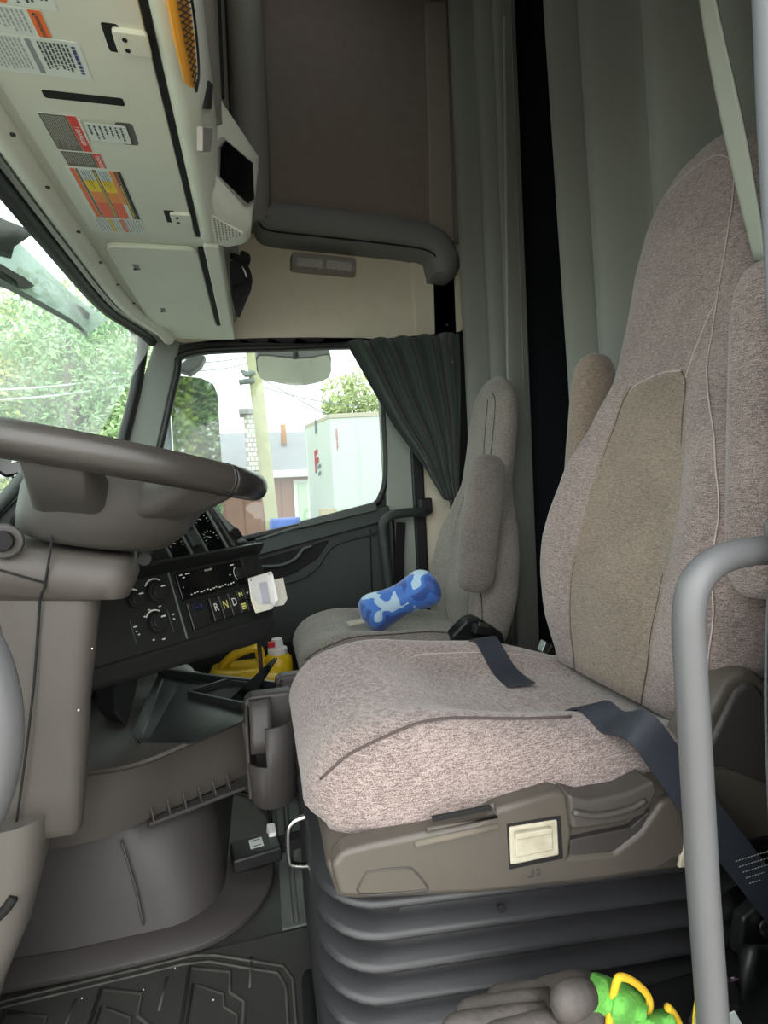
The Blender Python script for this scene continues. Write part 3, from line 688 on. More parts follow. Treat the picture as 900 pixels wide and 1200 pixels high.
# ================================================================== DASHBOARD
Y0 = 1.12
P0 = at(201, 673, Y0); P1 = at(278, 656.5, Y0 + 0.13); P2 = at(216, 744, Y0 - 0.03)
SA = (P1 - P0).length / 0.184; SB = (P0 - P2).length / 0.112
dr = (P1 - P0).normalized(); du = (P0 - P2); du = (du - dr * du.dot(dr)).normalized(); dn = dr.cross(du)
def D(a, b, c=0.0): return P0 + dr * (a * SA) + du * (b * SB) + dn * c
EB, ET = at(275, 643, Y0 + 0.155), at(238, 586, Y0 + 0.20)
u2 = (ET - EB); SE = u2.length / 0.152; u2 = (u2 - dr * u2.dot(dr)).normalized(); n2 = dr.cross(u2)
E0 = EB - dr * (0.180 * SA)
def E(a, b, c=0.0): return E0 + dr * (a * SA) + u2 * (b * SE) + n2 * c
db = thing('dashboard', 'black wraparound dashboard with gauges and control panels', 'dashboard', (-0.3, 1.5, 0.4))
def dbox(name, a0, a1, b0, b1, c0, c1, m, parent, bevel=0.002, fr=D, seg=2):
    pts = [fr(a0, b0, c0), fr(a1, b0, c0), fr(a1, b1, c0), fr(a0, b1, c0)]
    return prism(name, pts, None, m, parent, bevel=bevel, seg=seg, poly2=[fr(a0, b0, c1), fr(a1, b0, c1), fr(a1, b1, c1), fr(a0, b1, c1)])
# main lower fascia: its lower edge slants
prism('fascia', [D(-0.27, 0.02, 0), D(0.266, 0.012, 0), D(0.262, -0.11, 0), D(0.245, -0.155, 0), D(-0.27, -0.130, 0)], dn * -0.16, M_dash, db, bevel=0.012, seg=3)
prism('knee_panel', [D(-0.27, -0.112, 0.010), D(0.240, -0.130, 0.010), D(0.250, -0.150, 0.004), D(0.200, -0.178, -0.01), D(-0.27, -0.142, -0.01)], dn * -0.13, M_blackmat, db, bevel=0.012, seg=3)
# ledge between the gauges and the radio
prism('ledge', [D(-0.16, 0.004, 0.0), D(-0.16, 0.022, 0.03), D(0.262, 0.022, 0.03), D(0.268, 0.004, 0.0)], None, M_dash, db, bevel=0.006, seg=3, poly2=[D(-0.16, 0.0, -0.05), D(-0.16, 0.04, -0.05), D(0.262, 0.04, -0.05), D(0.268, 0.0, -0.05)])
# upper leaning panel and its rounded right end
prism('gauge_panel', [E(-0.22, 0.0, 0), E(0.182, 0.0, 0), E(0.180, 0.155, 0), E(-0.22, 0.155, 0)], n2 * -0.14, M_dash, db, bevel=0.01)
prism('end_block', [E(0.180, 0.0, 0.006), E(0.245, 0.006, -0.004), E(0.250, 0.06, -0.012), E(0.245, 0.120, -0.03), E(0.235, 0.150, -0.04), E(0.182, 0.160, 0.0)], n2 * -0.13, M_dash, db, bevel=0.014, seg=4)
prism('hood', [E(-0.24, 0.150, 0.004), E(0.178, 0.150, 0.004), E(0.20, 0.176, -0.03), E(-0.24, 0.176, -0.03)], n2 * -0.12, M_dash, db, bevel=0.01)
for k in range(5):
    dbox('vent_slot', 0.205 + k * 0.004, 0.2065 + k * 0.004, 0.03, 0.055, -0.004, 0.004, M_blackmat, db, 0.0, fr=E)
# gauge strips with bright side rails
def gauge(a, b, r):
    dk = disc('gauge', E(a, b, 0.001), n2, r, M_blackgloss, db, depth=0.0015)
    q = []
    for k in range(9):
        t = math.radians(200 - k * 27); q.append([E(a + r * s * math.cos(t + w_), b + r * s * math.sin(t + w_), 0.0032) for s, w_ in ((0.7, -0.04), (0.9, -0.04), (0.9, 0.04), (0.7, 0.04))])
    strips('gauge_ticks', q, M_legend, dk)
    strips('gauge_needle', [[E(a, b + 0.001, 0.0036), E(a - r * 0.6, b + r * 0.25, 0.0036), E(a - r * 0.6, b + r * 0.22, 0.0036), E(a, b - 0.001, 0.0036)]], M_legend, dk)
for a0, a1 in ((0.100, 0.155), (0.004, 0.052)):
    dbox('gauge_strip', a0, a1, 0.006, 0.145, 0.0, 0.001, M_blackgloss, db, 0.0005, fr=E)
    for a in (a0 - 0.004, a1 + 0.002):
        dbox('rail', a, a + 0.003, 0.004, 0.147, 0.0, 0.006, mat('rail_grey', (96, 102, 98), 0.35), db, 0.001, fr=E)
for b in (0.040, 0.092): gauge(0.128, b, 0.023)
gauge(0.028, 0.038, 0.021); gauge(0.028, 0.090, 0.021)
for b in (0.022, 0.075):
    dbox('rocker_switch', 0.066, 0.088, b, b + 0.042, 0.0, 0.010, mat('switch_grey', (58, 62, 62), 0.4), db, 0.002, fr=E)
# radio
dbox('panel_rail', -0.010, -0.007, -0.12, 0.004, 0.0, 0.004, mat('rail_grey', (96, 102, 98), 0.35), db, 0.001)
rad = dbox('radio', 0.004, 0.186, -0.052, -0.002, 0.0, 0.006, M_blackgloss, db, 0.002)
def prints(pos, z, parent, m=M_legend, s=0.0022):
    strips('legend', [[D(a, b, z), D(a + w_, b, z), D(a + w_, b + s, z), D(a, b + s, z)] for a, b, w_ in pos], m, parent)
text('radio_word', 'VOLVO', D(0.088, -0.0075, 0.0065), dr, du, 0.0062, M_legend, rad)
prints([(0.012, -0.007, 0.008), (0.027, -0.007, 0.012), (0.018, -0.0125, 0.006), (0.013, -0.03, 0.002), (0.152, -0.009, 0.011), (0.141, -0.028, 0.005)], 0.0064, rad)
prints([(0.026 + k * 0.0085, -0.0465 + 0.001 * (k % 3), 0.004 + 0.002 * (k % 2)) for k in range(15)], 0.0064, rad)
disc('radio_knob', D(0.172, -0.028, 0.004), dn, 0.0135, M_black, rad, depth=0.010)
strips('knob_ring', [[D(0.172 + 0.0155 * math.cos(t), -0.028 + 0.0155 * math.sin(t), 0.0066), D(0.172 + 0.017 * math.cos(t), -0.028 + 0.017 * math.sin(t), 0.0066), D(0.172 + 0.017 * math.cos(t + .22), -0.028 + 0.017 * math.sin(t + .22), 0.0066), D(0.172 + 0.0155 * math.cos(t + .22), -0.028 + 0.0155 * math.sin(t + .22), 0.0066)] for t in [2.0 + .22 * i for i in range(9)]], M_legend, rad)
# gear selector keys
ks = dbox('gear_display', 0.010, 0.060, -0.110, -0.058, 0.0, 0.006, M_black, db, 0.003)
dbox('display', 0.022, 0.050, -0.078, -0.062, 0.006, 0.0068, mat('display_blue', (22, 26, 44), 0.2), ks, 0.0003)
text('gear_number', '- - )', D(0.036, -0.070, 0.0072), dr, du, 0.010, mat('segment_blue', (90, 100, 150), 0.5), ks)
for i, ch in enumerate('RND'):
    kx = 0.064 + i * 0.0265
    k_ = dbox('selector_key', kx, kx + 0.0245, -0.108, -0.060, 0.0, 0.009 + 0.001, M_black, db, 0.003)
    text('key_letter', ch, D(kx + 0.0125, -0.082, 0.0104), dr, du, 0.024, M_legendy if ch == 'N' else M_legend, k_, font_scale_x=0.8)
for i, (ch, yy) in enumerate((('M', 0), ('+', 0), ('', 1), ('-', 1))):
    kx = 0.1445 + (i % 2) * 0.022
    k_ = dbox('selector_key', kx, kx + 0.0165, -0.083 - yy * 0.025, -0.060 - yy * 0.025, 0.0, 0.008, M_black, db, 0.002)
    if not ch:
        prints([(kx + 0.004, -0.0925 - 0.0045 * r_, 0.013) for r_ in range(3)], 0.0084, k_, M_legendy, 0.003); continue
    text('key_letter', ch, D(kx + 0.0105, -0.0715 - yy * 0.025, 0.0084), dr, du, 0.016, M_legendy if ch == 'M' else M_legend, k_)
dbox('panel_rail', 0.194, 0.197, -0.125, 0.004, 0.0, 0.004, M_black, db, 0.001)
ring12 = disc('round_outlet', D(0.219, -0.022, 0.0), dn, 0.019, M_blackmat, db, depth=0.003)
# climate knobs
for (a, b, r) in ((-0.046, -0.026, 0.0215), (-0.064, -0.077, 0.0195), (-0.096, -0.030, 0.016)):
    kb = disc('climate_knob', D(a, b, 0.0), dn, r, M_blackmat, db, depth=0.012)
    disc('knob_face', D(a, b, 0.012), dn, r * 0.72, M_black, kb, depth=0.004)
    strips('knob_mark', [[D(a + 0.002, b + 0.006, 0.0165), D(a + 0.012, b + 0.006, 0.0165), D(a + 0.012, b + 0.0085, 0.0165), D(a + 0.002, b + 0.0085, 0.0165)]], M_legend, kb)
    strips('knob_arc', [[D(a + (r + o) * math.cos(t), b + (r + o) * math.sin(t), 0.001) for o, t in ((0.002, t0), (0.0045, t0), (0.0045, t0 + .2), (0.002, t0 + .2))] for t0 in [0.9 + .2 * i for i in range(8)]], M_legend, kb)
prints([(-0.026, -0.072, 0.006), (-0.026, -0.080, 0.004), (-0.112, -0.074, 0.007), (-0.110, -0.082, 0.004), (-0.107, -0.088, 0.004), (-0.074, -0.053, 0.005), (-0.086, -0.062, 0.003), (-0.082, -0.104, 0.005), (-0.062, -0.108, 0.007), (-0.05, -0.052, 0.006)], 0.0008, db)
for a in (-0.034, -0.116): dbox('divider', a, a + 0.0012, -0.10, -0.06, 0.0, 0.002, M_doorlite, db, 0.0004)
# rest of the dashboard towards the passenger side and the cowl under the windscreen
prism('passenger_dash', [V(-0.20, 1.55, 0.72), V(-0.98, 1.55, 0.80), V(-1.2, 1.55, 0.70), V(-1.2, 1.55, 0.25), V(-0.32, 1.55, 0.30)], (0, 0.72, 0), M_dash, db, bevel=0.03, seg=3)
prism('cowl_top', [V(-0.50, 0.34, 0.80), V(-0.98, 0.34, 0.80), V(-1.2, 0.34, 0.70), V(-1.2, 0.34, 0.25), V(-0.55, 0.34, 0.45)], (0, 1.3, 0), M_dash, db, bevel=0.02)
tube('binnacle_edge', [at(-14, 606, 1.05), at(8, 582, 1.05), at(44, 543, 1.05), at(70, 530, 1.05)], 0.012, M_doorlite, db, n=8)
prism('binnacle', [at(-20, 618, 1.06), at(50, 548, 1.06), at(110, 560, 1.06), at(110, 640, 1.06), at(-20, 640, 1.06)], (-0.02, 0.22, 0), M_dash, db, bevel=0.01)

# white card holder stuck to the dashboard end
ch_ = thing('card_holder', 'white folded card holder stuck to the right end of the dashboard', 'card holder', D(0.255, -0.075, 0.0))
HP = D(0.25, -0.06, 0.022)
def H(px, py, c=0.0): return at_plane(px, py, HP + dn * c, dn)
ivory = mat('card_ivory', (222, 220, 208), 0.5)
prism('side_card', [H(319, 680, -.006), H(331, 677, -.006), H(336, 702, -.006), H(332, 709, -.006), H(322, 711, -.006)], dn * 0.003, ivory, ch_, bevel=0.001)
prism('back_plate', [H(290, 678), H(317, 670), H(319, 682), H(325, 706), H(318, 713), H(299, 718), H(293, 700)], dn * 0.005, M_white, ch_, bevel=0.002)
prism('inner_card', [H(303, 684, .007), H(312, 682, .007), H(316, 706, .007), H(307, 709, .007)], dn * 0.002, mat('card_greyblue', (188, 190, 200), 0.5), ch_, bevel=0.0008)
prism('side_flap', [H(316, 671, .006), H(319, 673, .014), H(326, 703, .016), H(322, 707, .006)], dr * 0.003, M_white, ch_, bevel=0.0008)
prism('lower_fold', [H(292, 694, .007), H(302, 708, .009), H(318, 708, .009), H(318, 714, .006), H(299, 719, .006), H(294, 705, .006)], dn * 0.004, ivory, ch_, bevel=0.0015)
for px, py in ((294, 680), (315, 673)): disc('screw_hole', H(px, py, .0055), dn, 0.0018, M_blackmat, ch_, n=8, depth=0.0006)

# black camera box at the windscreen
dc = thing('dash_camera', 'black camera box with a white mountain emblem by the windscreen', 'camera', at(10, 560, 1.15))
cc_ = [at(x, y, 1.12) for x, y in ((-30, 528), (6, 521), (30, 528), (37, 536), (39, 547), (26, 556), (7, 560), (-4, 553), (-30, 556))]
prism('camera_body', cc_, (-0.03, 0.07, 0.0), M_blackgloss, dc, bevel=0.006)
q0 = at(13, 543, 1.118); q1 = at(25, 540, 1.118)
strips('emblem', [[at(13, 543, 1.116), at(15, 536, 1.116), at(17, 534.5, 1.116), at(18, 537, 1.116), at(20, 535, 1.116), at(22, 538, 1.116), at(25, 539, 1.116), at(23, 540, 1.116)], [at(16, 557, 1.116), at(22, 555, 1.116), at(22, 551, 1.116), at(23, 557.5, 1.116), at(17, 559, 1.116)]], M_legend, dc)
tube('camera_mount', [at(18, 560, 1.15), at(17, 575, 1.16), at(14, 592, 1.18)], 0.006, M_legend, dc, n=8)

# ================================================================== CENTRE CONSOLE
cn = thing('centre_console', 'brown grey centre console with a tray on a flared pedestal', 'console', (-0.3, 1.3, 0.0))
def plan(x1, y0, r, z, xb=-0.75, yb=1.70, n=10):
    """plan outline: near side at y0, rear face at x1, rounded corner"""
    pts = [V(xb, y0 + 0.06, z), V(xb + 0.22, y0 + 0.015, z), V(lerp(xb, x1, 0.6), y0, z)]
    cx, cy = x1 - r, y0 + r
    for i in range(n + 1):
        a = math.radians(-90 + 90 * i / n); pts.append(V(cx + r * math.cos(a), cy + r * math.sin(a), z))
    pts += [V(x1, yb, z), V(xb, yb, z)]
    return pts
loft('pedestal', [plan(-0.115, 1.025, 0.10, 0.028), plan(-0.122, 1.035, 0.11, 0.09), plan(-0.13, 1.05, 0.14, 0.16), plan(-0.14, 1.07, 0.18, 0.215)], M_taupe2, cn, sharp=60)
loft('floor_flange', [plan(-0.018, 0.985, 0.17, 0.003), plan(-0.018, 0.985, 0.17, 0.012), plan(-0.021, 0.988, 0.17, 0.015), plan(-0.112, 1.022, 0.10, 0.031)], M_taupe2, cn, sharp=25)
tube('pedestal_rib', [at(142, 985, 1.05), at(150, 1010, 1.04), at(160, 1045, 1.03), at(168, 1084, 1.02)], 0.0022, M_taupe2, cn, n=8)
# upper body: side wall in plan runs diagonally back to the cup holders
def body_line(pxs, z, inset=0.0):
    P = catmull([atz(x, y, z) for x, y in pxs], 5)
    P = [p + V(-0.55, 0.83, 0) * inset for p in P]
    e = P[-1]
    return P + [V(e.x + 0.004, e.y + 0.06, z), V(0.03, 1.28, z), V(-0.26, 1.52, z), V(-0.75, 1.56, z)]
TOPL = [(-25, 918), (40, 912), (110, 906), (165, 895), (230, 868), (300, 838), (352, 816)]
BOTL = [(-25, 1006), (40, 998), (90, 990), (140, 976), (190, 952), (240, 930), (300, 902)]
loft('side_body', [body_line(BOTL, 0.206, 0.012), body_line(BOTL, 0.212), body_line([lerp(V(*a), V(*b), 0.5) for a, b in zip(BOTL, TOPL)], 0.272), body_line(TOPL, 0.335, 0.002)], M_taupe, cn, sharp=50)
loft('top_rim', [body_line(TOPL, 0.332, 0.006), body_line(TOPL, 0.336, -0.006), body_line(TOPL, 0.346, -0.010), body_line(TOPL, 0.358, -0.004), body_line(TOPL, 0.364, 0.010)], M_taupe, cn, sharp=60)
# small shelf ledge with moulded ribs on the side body
lp0, lp1 = atz(172, 962, 0.214), atz(284, 912, 0.214)
ld = (lp1 - lp0).normalized(); ln = V(ld.y, -ld.x, 0)
prism('side_ledge', [lp0, lp1, lp1 + ln * 0.035 + ld * -0.01, lp0 + ln * 0.012], (0, 0, -0.008), M_taupe2, cn, bevel=0.002)
for i in range(6):
    t = 0.03 + i * 0.155; b0 = lp0.lerp(lp1, t) + ln * 0.004
    prism('ledge_rib', [b0, b0 + ln * 0.016, b0 + V(0, 0, 0.026)], ld * 0.003, M_taupe2, cn, bevel=0.0006)
# tray: raised front wall, sloped glossy floor
M_tray = mat('tray_black', (36, 38, 37), 0.28, bump=0.1, bscale=900)
TZ = 0.362
def tz(px, py, z=TZ): return atz(px, py, z)
prism('tray_floor', [tz(160, 872), tz(225, 872), tz(300, 840), tz(348, 818), tz(340, 812), tz(190, 796)], (0, 0, 0.003), M_tray, cn, bevel=0.0008)
# sloping front face of the tray rising to the dash
prism('tray_front_wall', [tz(206, 868), tz(166, 872), tz(188, 798), tz(236, 800)], None, M_tray, cn, bevel=0.004, poly2=[tz(164, 866, 0.366), tz(152, 862, 0.395), tz(184, 788, 0.385), tz(192, 792, 0.368)])
def wallstrip(name, a, b, h, th=0.008, m=None):
    a = Vector(a); b = Vector(b); t = (b - a); t.z = 0; t.normalize(); nn = V(-t.y, t.x, 0) * th / 2
    return prism(name, [a - nn, b - nn, b + nn, a + nn], (0, 0, h), m or M_tray, cn, bevel=0.0025)
wallstrip('tray_rim', tz(186, 793), tz(345, 812), 0.022, 0.010); wallstrip('tray_rim', tz(345, 812), tz(352, 819), 0.016, 0.010)
wallstrip('bin_wall', tz(221, 818), tz(286, 833), 0.018); wallstrip('bin_wall', tz(221, 818), tz(268, 803), 0.018); wallstrip('bin_wall', tz(268, 803), tz(342, 814), 0.016)
prism('bin_floor', [tz(228, 818, .366), tz(286, 830, .366), tz(335, 815, .366), tz(268, 806, .366)], (0, 0, 0.001), M_blackmat, cn, bevel=0)
prism('side_vent', [at(132, 790, 1.2), at(148, 772, 1.25), at(168, 768, 1.3), at(158, 815, 1.25), at(150, 852, 1.15), at(136, 838, 1.15)], (-0.05, 0.05, 0), M_blackmat, cn, bevel=0.006)
box('lower_link', (-0.60, 1.15, 0.37), (-0.40, 1.5, 0.52), M_black, cn, bevel=0.02)
rp_ = tz(351, 816, 0.345)
red = box('red_reflector', (rp_.x, rp_.y - 0.01, 0.34), (rp_.x + 0.008, rp_.y + 0.02, 0.366), M_redcap, cn, bevel=0.002)

# phone leaning in the tray
ph = thing('tablet', 'black glass tablet leaning in the console tray', 'tablet', (-0.02, 1.40, 0.39))
tl = [at(268, 821, 1.22), at(290, 826, 1.19), at(323, 773, 1.27), at(318, 773, 1.31)]
prism('tablet_body', tl, V(0.006, 0.004, 0.002), M_blackgloss, ph, bevel=0.002)
tube('pen', [at(303, 745, 1.30), at(305, 770, 1.30), at(307, 803, 1.29)], 0.005, M_blackmat, ph, n=8, smooth_n=1)

# cup holders
def cup_holder(cx, cy, label):
    t = thing('cup_holder', label, 'cup holder', (cx, cy, 0.25), 'cup holders on the console side')
    def rg(z, hx_, hy_, dx=0, r=0.02): return [V(cx + dx + a, cy + b, z) for a, b in rrect(0, 0, hx_, hy_, r, 5)]
    # tapered cup with an open front window: build as wall segments
    n = 28; rings = []
    for z, s in ((0.215, 0.038), (0.222, 0.043), (0.30, 0.048), (0.375, 0.052)):
        rings.append([V(cx + s * math.cos(2 * math.pi * k / n), cy + s * math.sin(2 * math.pi * k / n), z) for k in range(n)])
    v = [p for r_ in rings for p in r_]; f = [tuple(range(n))]
    for i in range(3):
        for k in range(n):
            ang = 360.0 * k / n
            if i == 2 and 185 < ang < 252: continue
            f.append((i * n + k, i * n + (k + 1) % n, (i + 1) * n + (k + 1) % n, (i + 1) * n + k))
    mk('cup', v, f, M_taupe2, t, solid=0.005, sharp=50)
    prism('back_wall', [V(cx - 0.052, cy + 0.030, 0.235), V(cx + 0.056, cy + 0.030, 0.235), V(cx + 0.056, cy + 0.030, 0.402), V(cx + 0.040, cy + 0.030, 0.412), V(cx - 0.04, cy + 0.030, 0.412), V(cx - 0.052, cy + 0.030, 0.402)], (0, 0.04, 0), M_taupe2, t, bevel=0.008)
    grid('flap', lambda u, w: V(cx - 0.040 + 0.042 * w, cy + 0.028 - 0.050 * u, 0.405 - 0.075 * u * u - 0.012 * u), 6, 4, M_taupe2, t, solid=0.006)
    prism('side_wall', [V(cx - 0.050, cy + 0.04, 0.225), V(cx - 0.050, cy - 0.012, 0.225), V(cx - 0.050, cy - 0.02, 0.372), V(cx - 0.050, cy + 0.04, 0.402)], (0.008, 0, 0), M_taupe2, t, bevel=0.003)
    return t
cup_holder(-0.006, 1.065, 'nearer brown grey cup holder clipped to the console side')
cup_holder(0.060, 1.165, 'farther brown grey cup holder half hidden by the driver seat')

# ================================================================== FLOOR MAT
fm = thing('floor_mat', 'black ribbed rubber floor mat in the driver footwell', 'floor mat', (-0.25, 0.8, 0.0))
box('mat_sheet', (-0.75, 0.30, 0.0), (0.05, 0.985, 0.006), M_mat, fm, bevel=0.003)
def rib(pts, r=0.0035, name='rib', m=M_rib, z=0.0065, par=None):
    tube(name, [V(x, y, z) for x, y in pts], r, m, par or fm, n=6, smooth_n=1, flat=(r * 0.5, r), up=(0, 0, 1))
rib([(-0.75, 0.955), (-0.45, 0.965), (-0.18, 0.965), (-0.135, 0.958), (-0.07, 0.925), (-0.018, 0.90), (-0.006, 0.87), (-0.004, 0.3)], 0.003, 'border_rib')
rib([(-0.75, 0.967), (-0.45, 0.977), (-0.16, 0.978), (-0.125, 0.968), (-0.06, 0.936), (-0.008, 0.91), (0.006, 0.88), (0.008, 0.3)], 0.003, 'border_rib')
for x0 in (-0.167, -0.307, -0.447, -0.587):
    rib([(x0 + 0.001, 0.955), (x0, 0.30)]); rib([(x0 + 0.010, 0.92), (x0 + 0.008, 0.30)], 0.0025)
    # stepped zigzag between the straight ribs
    rib([(x0 + 0.005, 0.952), (x0 + 0.07, 0.925), (x0 + 0.072, 0.885), (x0 + 0.095, 0.862), (x0 + 0.094, 0.60), (x0 + 0.06, 0.56), (x0 + 0.06, 0.30)])
    rib([(x0 + 0.018, 0.915), (x0 + 0.062, 0.885), (x0 + 0.064, 0.862), (x0 + 0.085, 0.842), (x0 + 0.085, 0.60)], 0.0025)
    rib([(x0 + 0.105, 0.945), (x0 + 0.103, 0.885)], 0.0025)
for px, py in ((205, 1135), (168, 1160), (96, 1170), (250, 1172)):
    p = atz(px, py, 0.006); disc('crumb', V(p.x, p.y, 0.006), (0, 0, 1), 0.0014, M_legend, fm, n=7, depth=0.001)
# rear mat beside the seat
fm2 = thing('floor_mat', 'black rubber mat on the floor between console and driver seat', 'floor mat', (0.05, 1.4, 0.0))
box('mat_sheet', (-0.008, 0.99, 0.0), (0.60, 2.2, 0.006), mat('mat_rubber_grey', (78, 82, 80), 0.5, rgb2=(90, 94, 91), nscale=7, bump=0.12, bscale=300), fm2, bevel=0.003)
for x in (0.012, 0.022, 0.060, 0.075):
    rib([(x, 1.0 if x < 0.03 else 1.02), (x, 1.55), (x - 0.02, 1.62)], 0.003, par=fm2, m=M_mat)
rib([(0.06, 1.02), (0.3, 0.995)], 0.003, par=fm2, m=M_mat); rib([(0.08, 1.25), (0.3, 1.20)], 0.003, par=fm2, m=M_mat); rib([(0.08, 1.12), (0.3, 1.08)], 0.003, par=fm2, m=M_mat)
# seat slide rail cover beside the bellows
sr = thing('seat_rail_cover', 'black floor channel with a worn plate beside the bellows', 'rail', (0.03, 0.85, 0.0))
tube('channel_lip', [V(0.030, 0.45, 0.010), V(0.030, 0.83, 0.010), V(0.042, 0.872, 0.010), V(0.075, 0.888, 0.010), V(0.14, 0.89, 0.010)], 0.014, M_gasket, sr, n=10, flat=(0.008, 0.013), up=(0, 0, 1))
tube('worn_edge', [V(0.048, 0.45, 0.012), V(0.048, 0.82, 0.012), V(0.058, 0.855, 0.012), V(0.09, 0.865, 0.012)], 0.006, mat('rust_brown', (104, 92, 80), 0.9, rgb2=(70, 64, 58), nscale=120), sr, n=8)
box('rail_plate', (0.055, 0.45, 0.004), (0.14, 0.855, 0.010), mat('worn_plate', (138, 146, 140), 0.6), sr, bevel=0.002)
disc('plate_bolt', V(0.068, 0.83, 0.010), (0, 0, 1), 0.009, M_gasket, sr, depth=0.01)

# diagnostic plug with cables
pl = thing('diagnostic_plug', 'black plug box with a small white sticker lying on the floor', 'plug', atz(300, 1000, 0.03))
pc = atz(300, 998, 0.04); pa = (atz(328, 988, 0.04) - atz(278, 1003, 0.04)).normalized(); pb = V(-pa.y, pa.x, 0)
obox('plug_body', pc, pa * 0.052, pb * 0.034, V(0, 0, 0.016), M_black, pl, bevel=0.006)
prism('sticker', [pc + pa * a + pb * b + V(0, 0, 0.0162) for a, b in ((-0.012, -0.012), (0.016, -0.012), (0.016, 0.02), (-0.012, 0.02))], (0, 0, 0.0006), M_paper, pl, bevel=0)
strips('sticker_print', [[pc + pa * a + pb * b + V(0, 0, 0.0172), pc + pa * (a + 0.02) + pb * b + V(0, 0, 0.0172), pc + pa * (a + 0.02) + pb * (b + 0.003) + V(0, 0, 0.0172), pc + pa * a + pb * (b + 0.003) + V(0, 0, 0.0172)] for a, b in ((-0.008, -0.008), (-0.008, 0.012))], M_print, pl)
prism('connector', [pc + pa * 0.05 + pb * b + V(0, 0, z) for b, z in ((-0.018, -0.012), (0.016, -0.012), (0.016, 0.012), (-0.018, 0.012))], pa * 0.05, M_blackmat, pl, bevel=0.004)
prism('white_clip', [atz(312, 975, 0.05), atz(322, 974, 0.05), atz(324, 986, 0.045), atz(315, 988, 0.045)], (0.002, 0.004, 0.018), M_white, pl, bevel=0.003)
tube('cable', [atz(258, 926, 0.04), atz(285, 928, 0.034), atz(305, 938, 0.03), atz(316, 955, 0.03), atz(317, 976, 0.04)], 0.0035, M_blackmat, pl, n=8)
tube('cable', [atz(334, 988, 0.04), atz(350, 984, 0.03), atz(366, 972, 0.02), atz(369, 955, 0.02), atz(362, 940, 0.02), atz(345, 928, 0.02), atz(328, 922, 0.03)], 0.006, M_blackmat, pl, n=8)
tube('cable', [atz(334, 992, 0.04), atz(352, 990, 0.03), atz(368, 976, 0.02), atz(371, 955, 0.012), atz(360, 935, 0.012), atz(338, 925, 0.02)], 0.004, M_blackmat, pl, n=8)
tube('cable', [atz(318, 934, 0.02), atz(335, 925, 0.012), atz(352, 918, 0.012), atz(368, 910, 0.012)], 0.004, M_blackmat, pl, n=8)

# ================================================================== SEATS
def shear(p, k=-0.11, x0=0.30): return V(p.x, p.y, p.z + k * (p.x - x0))

W_TAB = [(0, .205), (.08, .24), (.18, .262), (.30, .258), (.40, .232), (.50, .186), (.58, .164), (.68, .160), (.80, .160), (.89, .146), (.95, .115), (.985, .080), (1.0, .045)]
B_TAB = [(0, .02), (.12, .055), (.25, .078), (.38, .066), (.50, .036), (.60, .010), (.75, 0.0), (1, 0.0)]
T_TAB = [(0, .11), (.2, .14), (.4, .13), (.6, .10), (.8, .105), (.92, .095), (.98, .06), (1, .035)]
def back_surface(org, tilt, L, cy):
    s, c = math.sin(math.radians(tilt)), math.cos(math.radians(tilt))
    sp = V(s, 0, c); nr = V(-c, 0, s)     # nr points forward out of the backrest
    def S(t, q, lift=0.0):
        """front surface at height t, across q in -1..1"""
        w = curve_at(W_TAB, t); th = curve_at(T_TAB, t); b = curve_at(B_TAB, t)
        edge = (1 - abs(q) ** 3.2) ** 0.5 if abs(q) < 1 else 0.0
        d = th * 0.5 * edge + b * smooth(0.42, 0.86, abs(q)) * edge ** 0.5
        lum = 0.018 * math.exp(-((t - 0.12) / 0.12) ** 2) * (1 - q * q)
        return V(org[0], cy, org[1]) + sp * (L * t) + V(0, 1, 0) * (w * q) + nr * (d + lum + lift - 0.05)
    def B(t, q):
        th = curve_at(T_TAB, t); w = curve_at(W_TAB, t)
        edge = (1 - abs(q) ** 2.6) ** 0.5 if abs(q) < 1 else 0.0
        return V(org[0], cy, org[1]) + sp * (L * t) + V(0, 1, 0) * (w * q) + nr * (-0.05 - th * 0.62 * edge)
    return S, B
def make_back(parent, S, B, m_main, m_mid, tmid=(0.0, 0.545), qmid=0.45):
    ts = [0.0, .02, .05] + [i / 36 for i in range(3, 34)] + [.935, .955, .97, .982, .99, .996, 1.0]
    nq = 18; rings = []; fm_ = []
    qs = [math.sin((-90 + 180 * i / nq) * math.pi / 180) for i in range(nq + 1)]
    for t in ts:
        rings.append([S(t, q) for q in qs] + [B(t, q) for q in reversed(qs[1:-1])])
    n = len(rings[0])
    for i in range(len(rings) - 1):
        tm = (ts[i] + ts[i + 1]) / 2
        for j in range(n):
            mid = 0
            if j < nq:
                qm = (qs[j] + qs[j + 1]) / 2
                if abs(qm) < qmid and tmid[0] <= tm < tmid[1]: mid = 1
            fm_.append(mid)
    fm_ += [0, 0]
    return loft('backrest', rings, m_main, parent, mats=[m_mid], fmat=fm_)
def seam_on(parent, S, pts, m=M_seam, r=0.0016, lift=0.0008, name='seam'):
    P = catmull([V(t, q, 0) for t, q in pts], 6)
    return tube(name, [S(p.x, max(-0.995, min(0.995, p.y)), lift) for p in P], r, m, parent, n=5, smooth_n=1)
